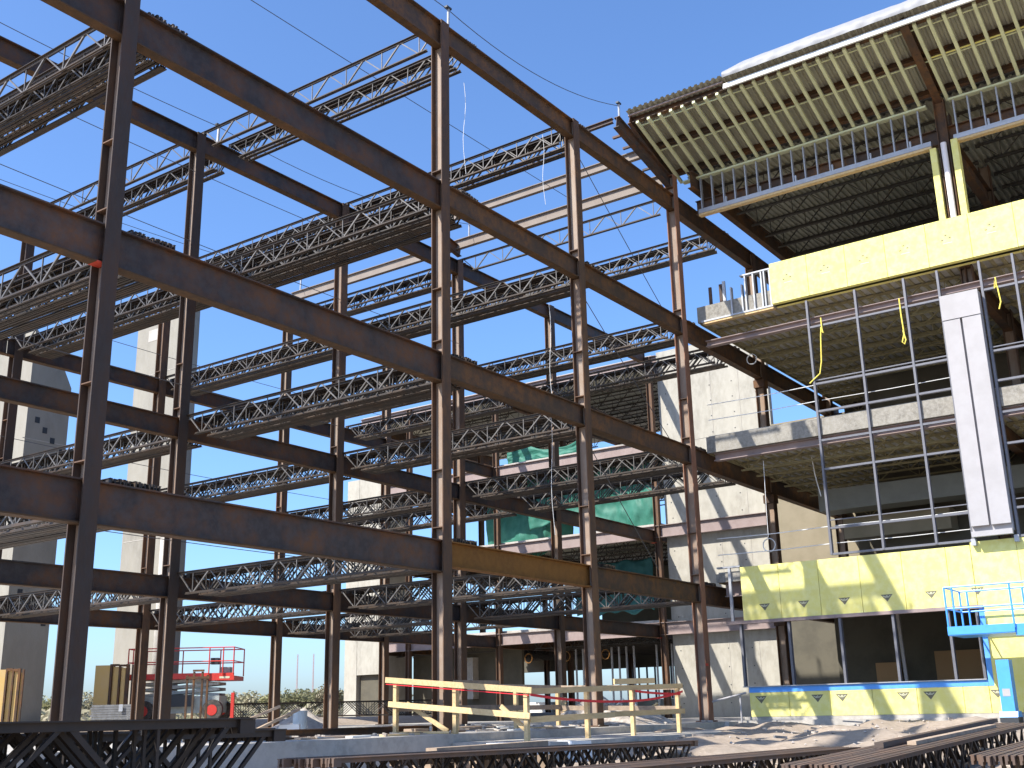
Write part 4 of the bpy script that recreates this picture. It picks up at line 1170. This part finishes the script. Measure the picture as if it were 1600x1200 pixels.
def trunk_mesh(seed, h):
    rr = random.Random(seed)
    mb = MB().tube((0, 0, -.6), (0, 0, h * .55), .16, 7, .09)
    for k in range(6):
        a = rr.uniform(0, 6.28)
        mb.tube((0, 0, h * rr.uniform(.2, .5)), (math.cos(a) * h * .3, math.sin(a) * h * .3, h * rr.uniform(.6, .95)), .06, 5, .02)
    return mb.mesh('trunk', 'bark')
CM = [crown_mesh(s, 4.6, 5.2, ['leaf1', 'leaf2'][s % 2]) for s in range(5)]
TM = [trunk_mesh(s, 4.6) for s in range(3)]
cpos = Vector((-19.02, -15.39, 0))
ti = 0
TL = []
for u in list(range(-40, 180, 26)) + list(range(310, 640, 22)):
    # bearing across the gap between the columns; distances vary
    ang = math.atan2(FWD.y, FWD.x) - math.atan((u - 800) / 1749.2 / 0.96)
    for lay in range(2):
        dist = 150 + 60 * lay + rnd.uniform(-18, 18)
        a2 = ang + rnd.uniform(-.008, .008)
        TL.append((cpos.x + math.cos(a2) * dist, cpos.y + math.sin(a2) * dist, dist))
for k, (x, y, dist) in enumerate(TL):
    near = 'nearer' if dist < 182 else 'farther'
    t = thing('tree', f'small budding tree in the {near} rank of the scrub belt on the horizon', 'tree', (x, y, .1), f'trees in the {near} rank on the horizon')
    s = rnd.uniform(.40, .62) * (1.0 if dist < 182 else 1.2)
    inst('trunk', TM[k % 3], t, scale=(s, s, s))
    inst('crown', CM[k % 5], t, rot=(0, 0, rnd.uniform(0, 6.28)), scale=(s * 1.15, s * 1.15, s * rnd.uniform(.85, 1.05)))
sh = MB()
for i in range(9000):
    u = rnd.uniform(-60, 680)
    ang = math.atan2(FWD.y, FWD.x) - math.atan((u - 800) / 1749.2 / 0.96)
    dist = rnd.uniform(120, 230)
    c = Vector((cpos.x + math.cos(ang) * dist, cpos.y + math.sin(ang) * dist, rnd.uniform(.1, 1.8) * rnd.uniform(.5, 1)))
    a = Vector((rnd.uniform(-1, 1), rnd.uniform(-1, 1), rnd.uniform(-.6, .9))).normalized(); b = a.orthogonal().normalized()
    s = rnd.uniform(.25, .6)
    sh.add([c - a * s, c + b * s * .6, c + a * s, c - b * s * .6], [(0, 1, 2, 3)])
tag(sh.build('scrub', 'leaf2'), 'low dry scrub below the distant trees', 'scrub', kind='stuff')
for (x, y, h, lb) in ((489.7, 512.2, 38, 'left of two thin radio masts above the distant trees'), (495.5, 504.1, 38, 'right of two thin radio masts above the distant trees')):
    t = thing('radio_mast', lb, 'mast', (x, y, 0), 'radio masts')
    for a in range(3):
        dx, dy = math.cos(a * 2.094) * .5, math.sin(a * 2.094) * .5
        MB().tube((x + dx, y + dy, 0), (x + dx * .6, y + dy * .6, h), .09, 5).build('mast_leg', 'mast_red', t)
    mb = MB()
    for k in range(18):
        z = 2 + k * 2
        mb.bar((x - .5, y, z), (x + .5, y, z + 1.6), .08, .08)
        mb.bar((x, y + .5, z), (x, y - .5, z + 1.6), .08, .08)
    mb.build('mast_lattice', 'mast_red', t)

# ------------------------------------------------------------------ finish
for o in bpy.data.objects:
    if '_o' in o: del o['_o']
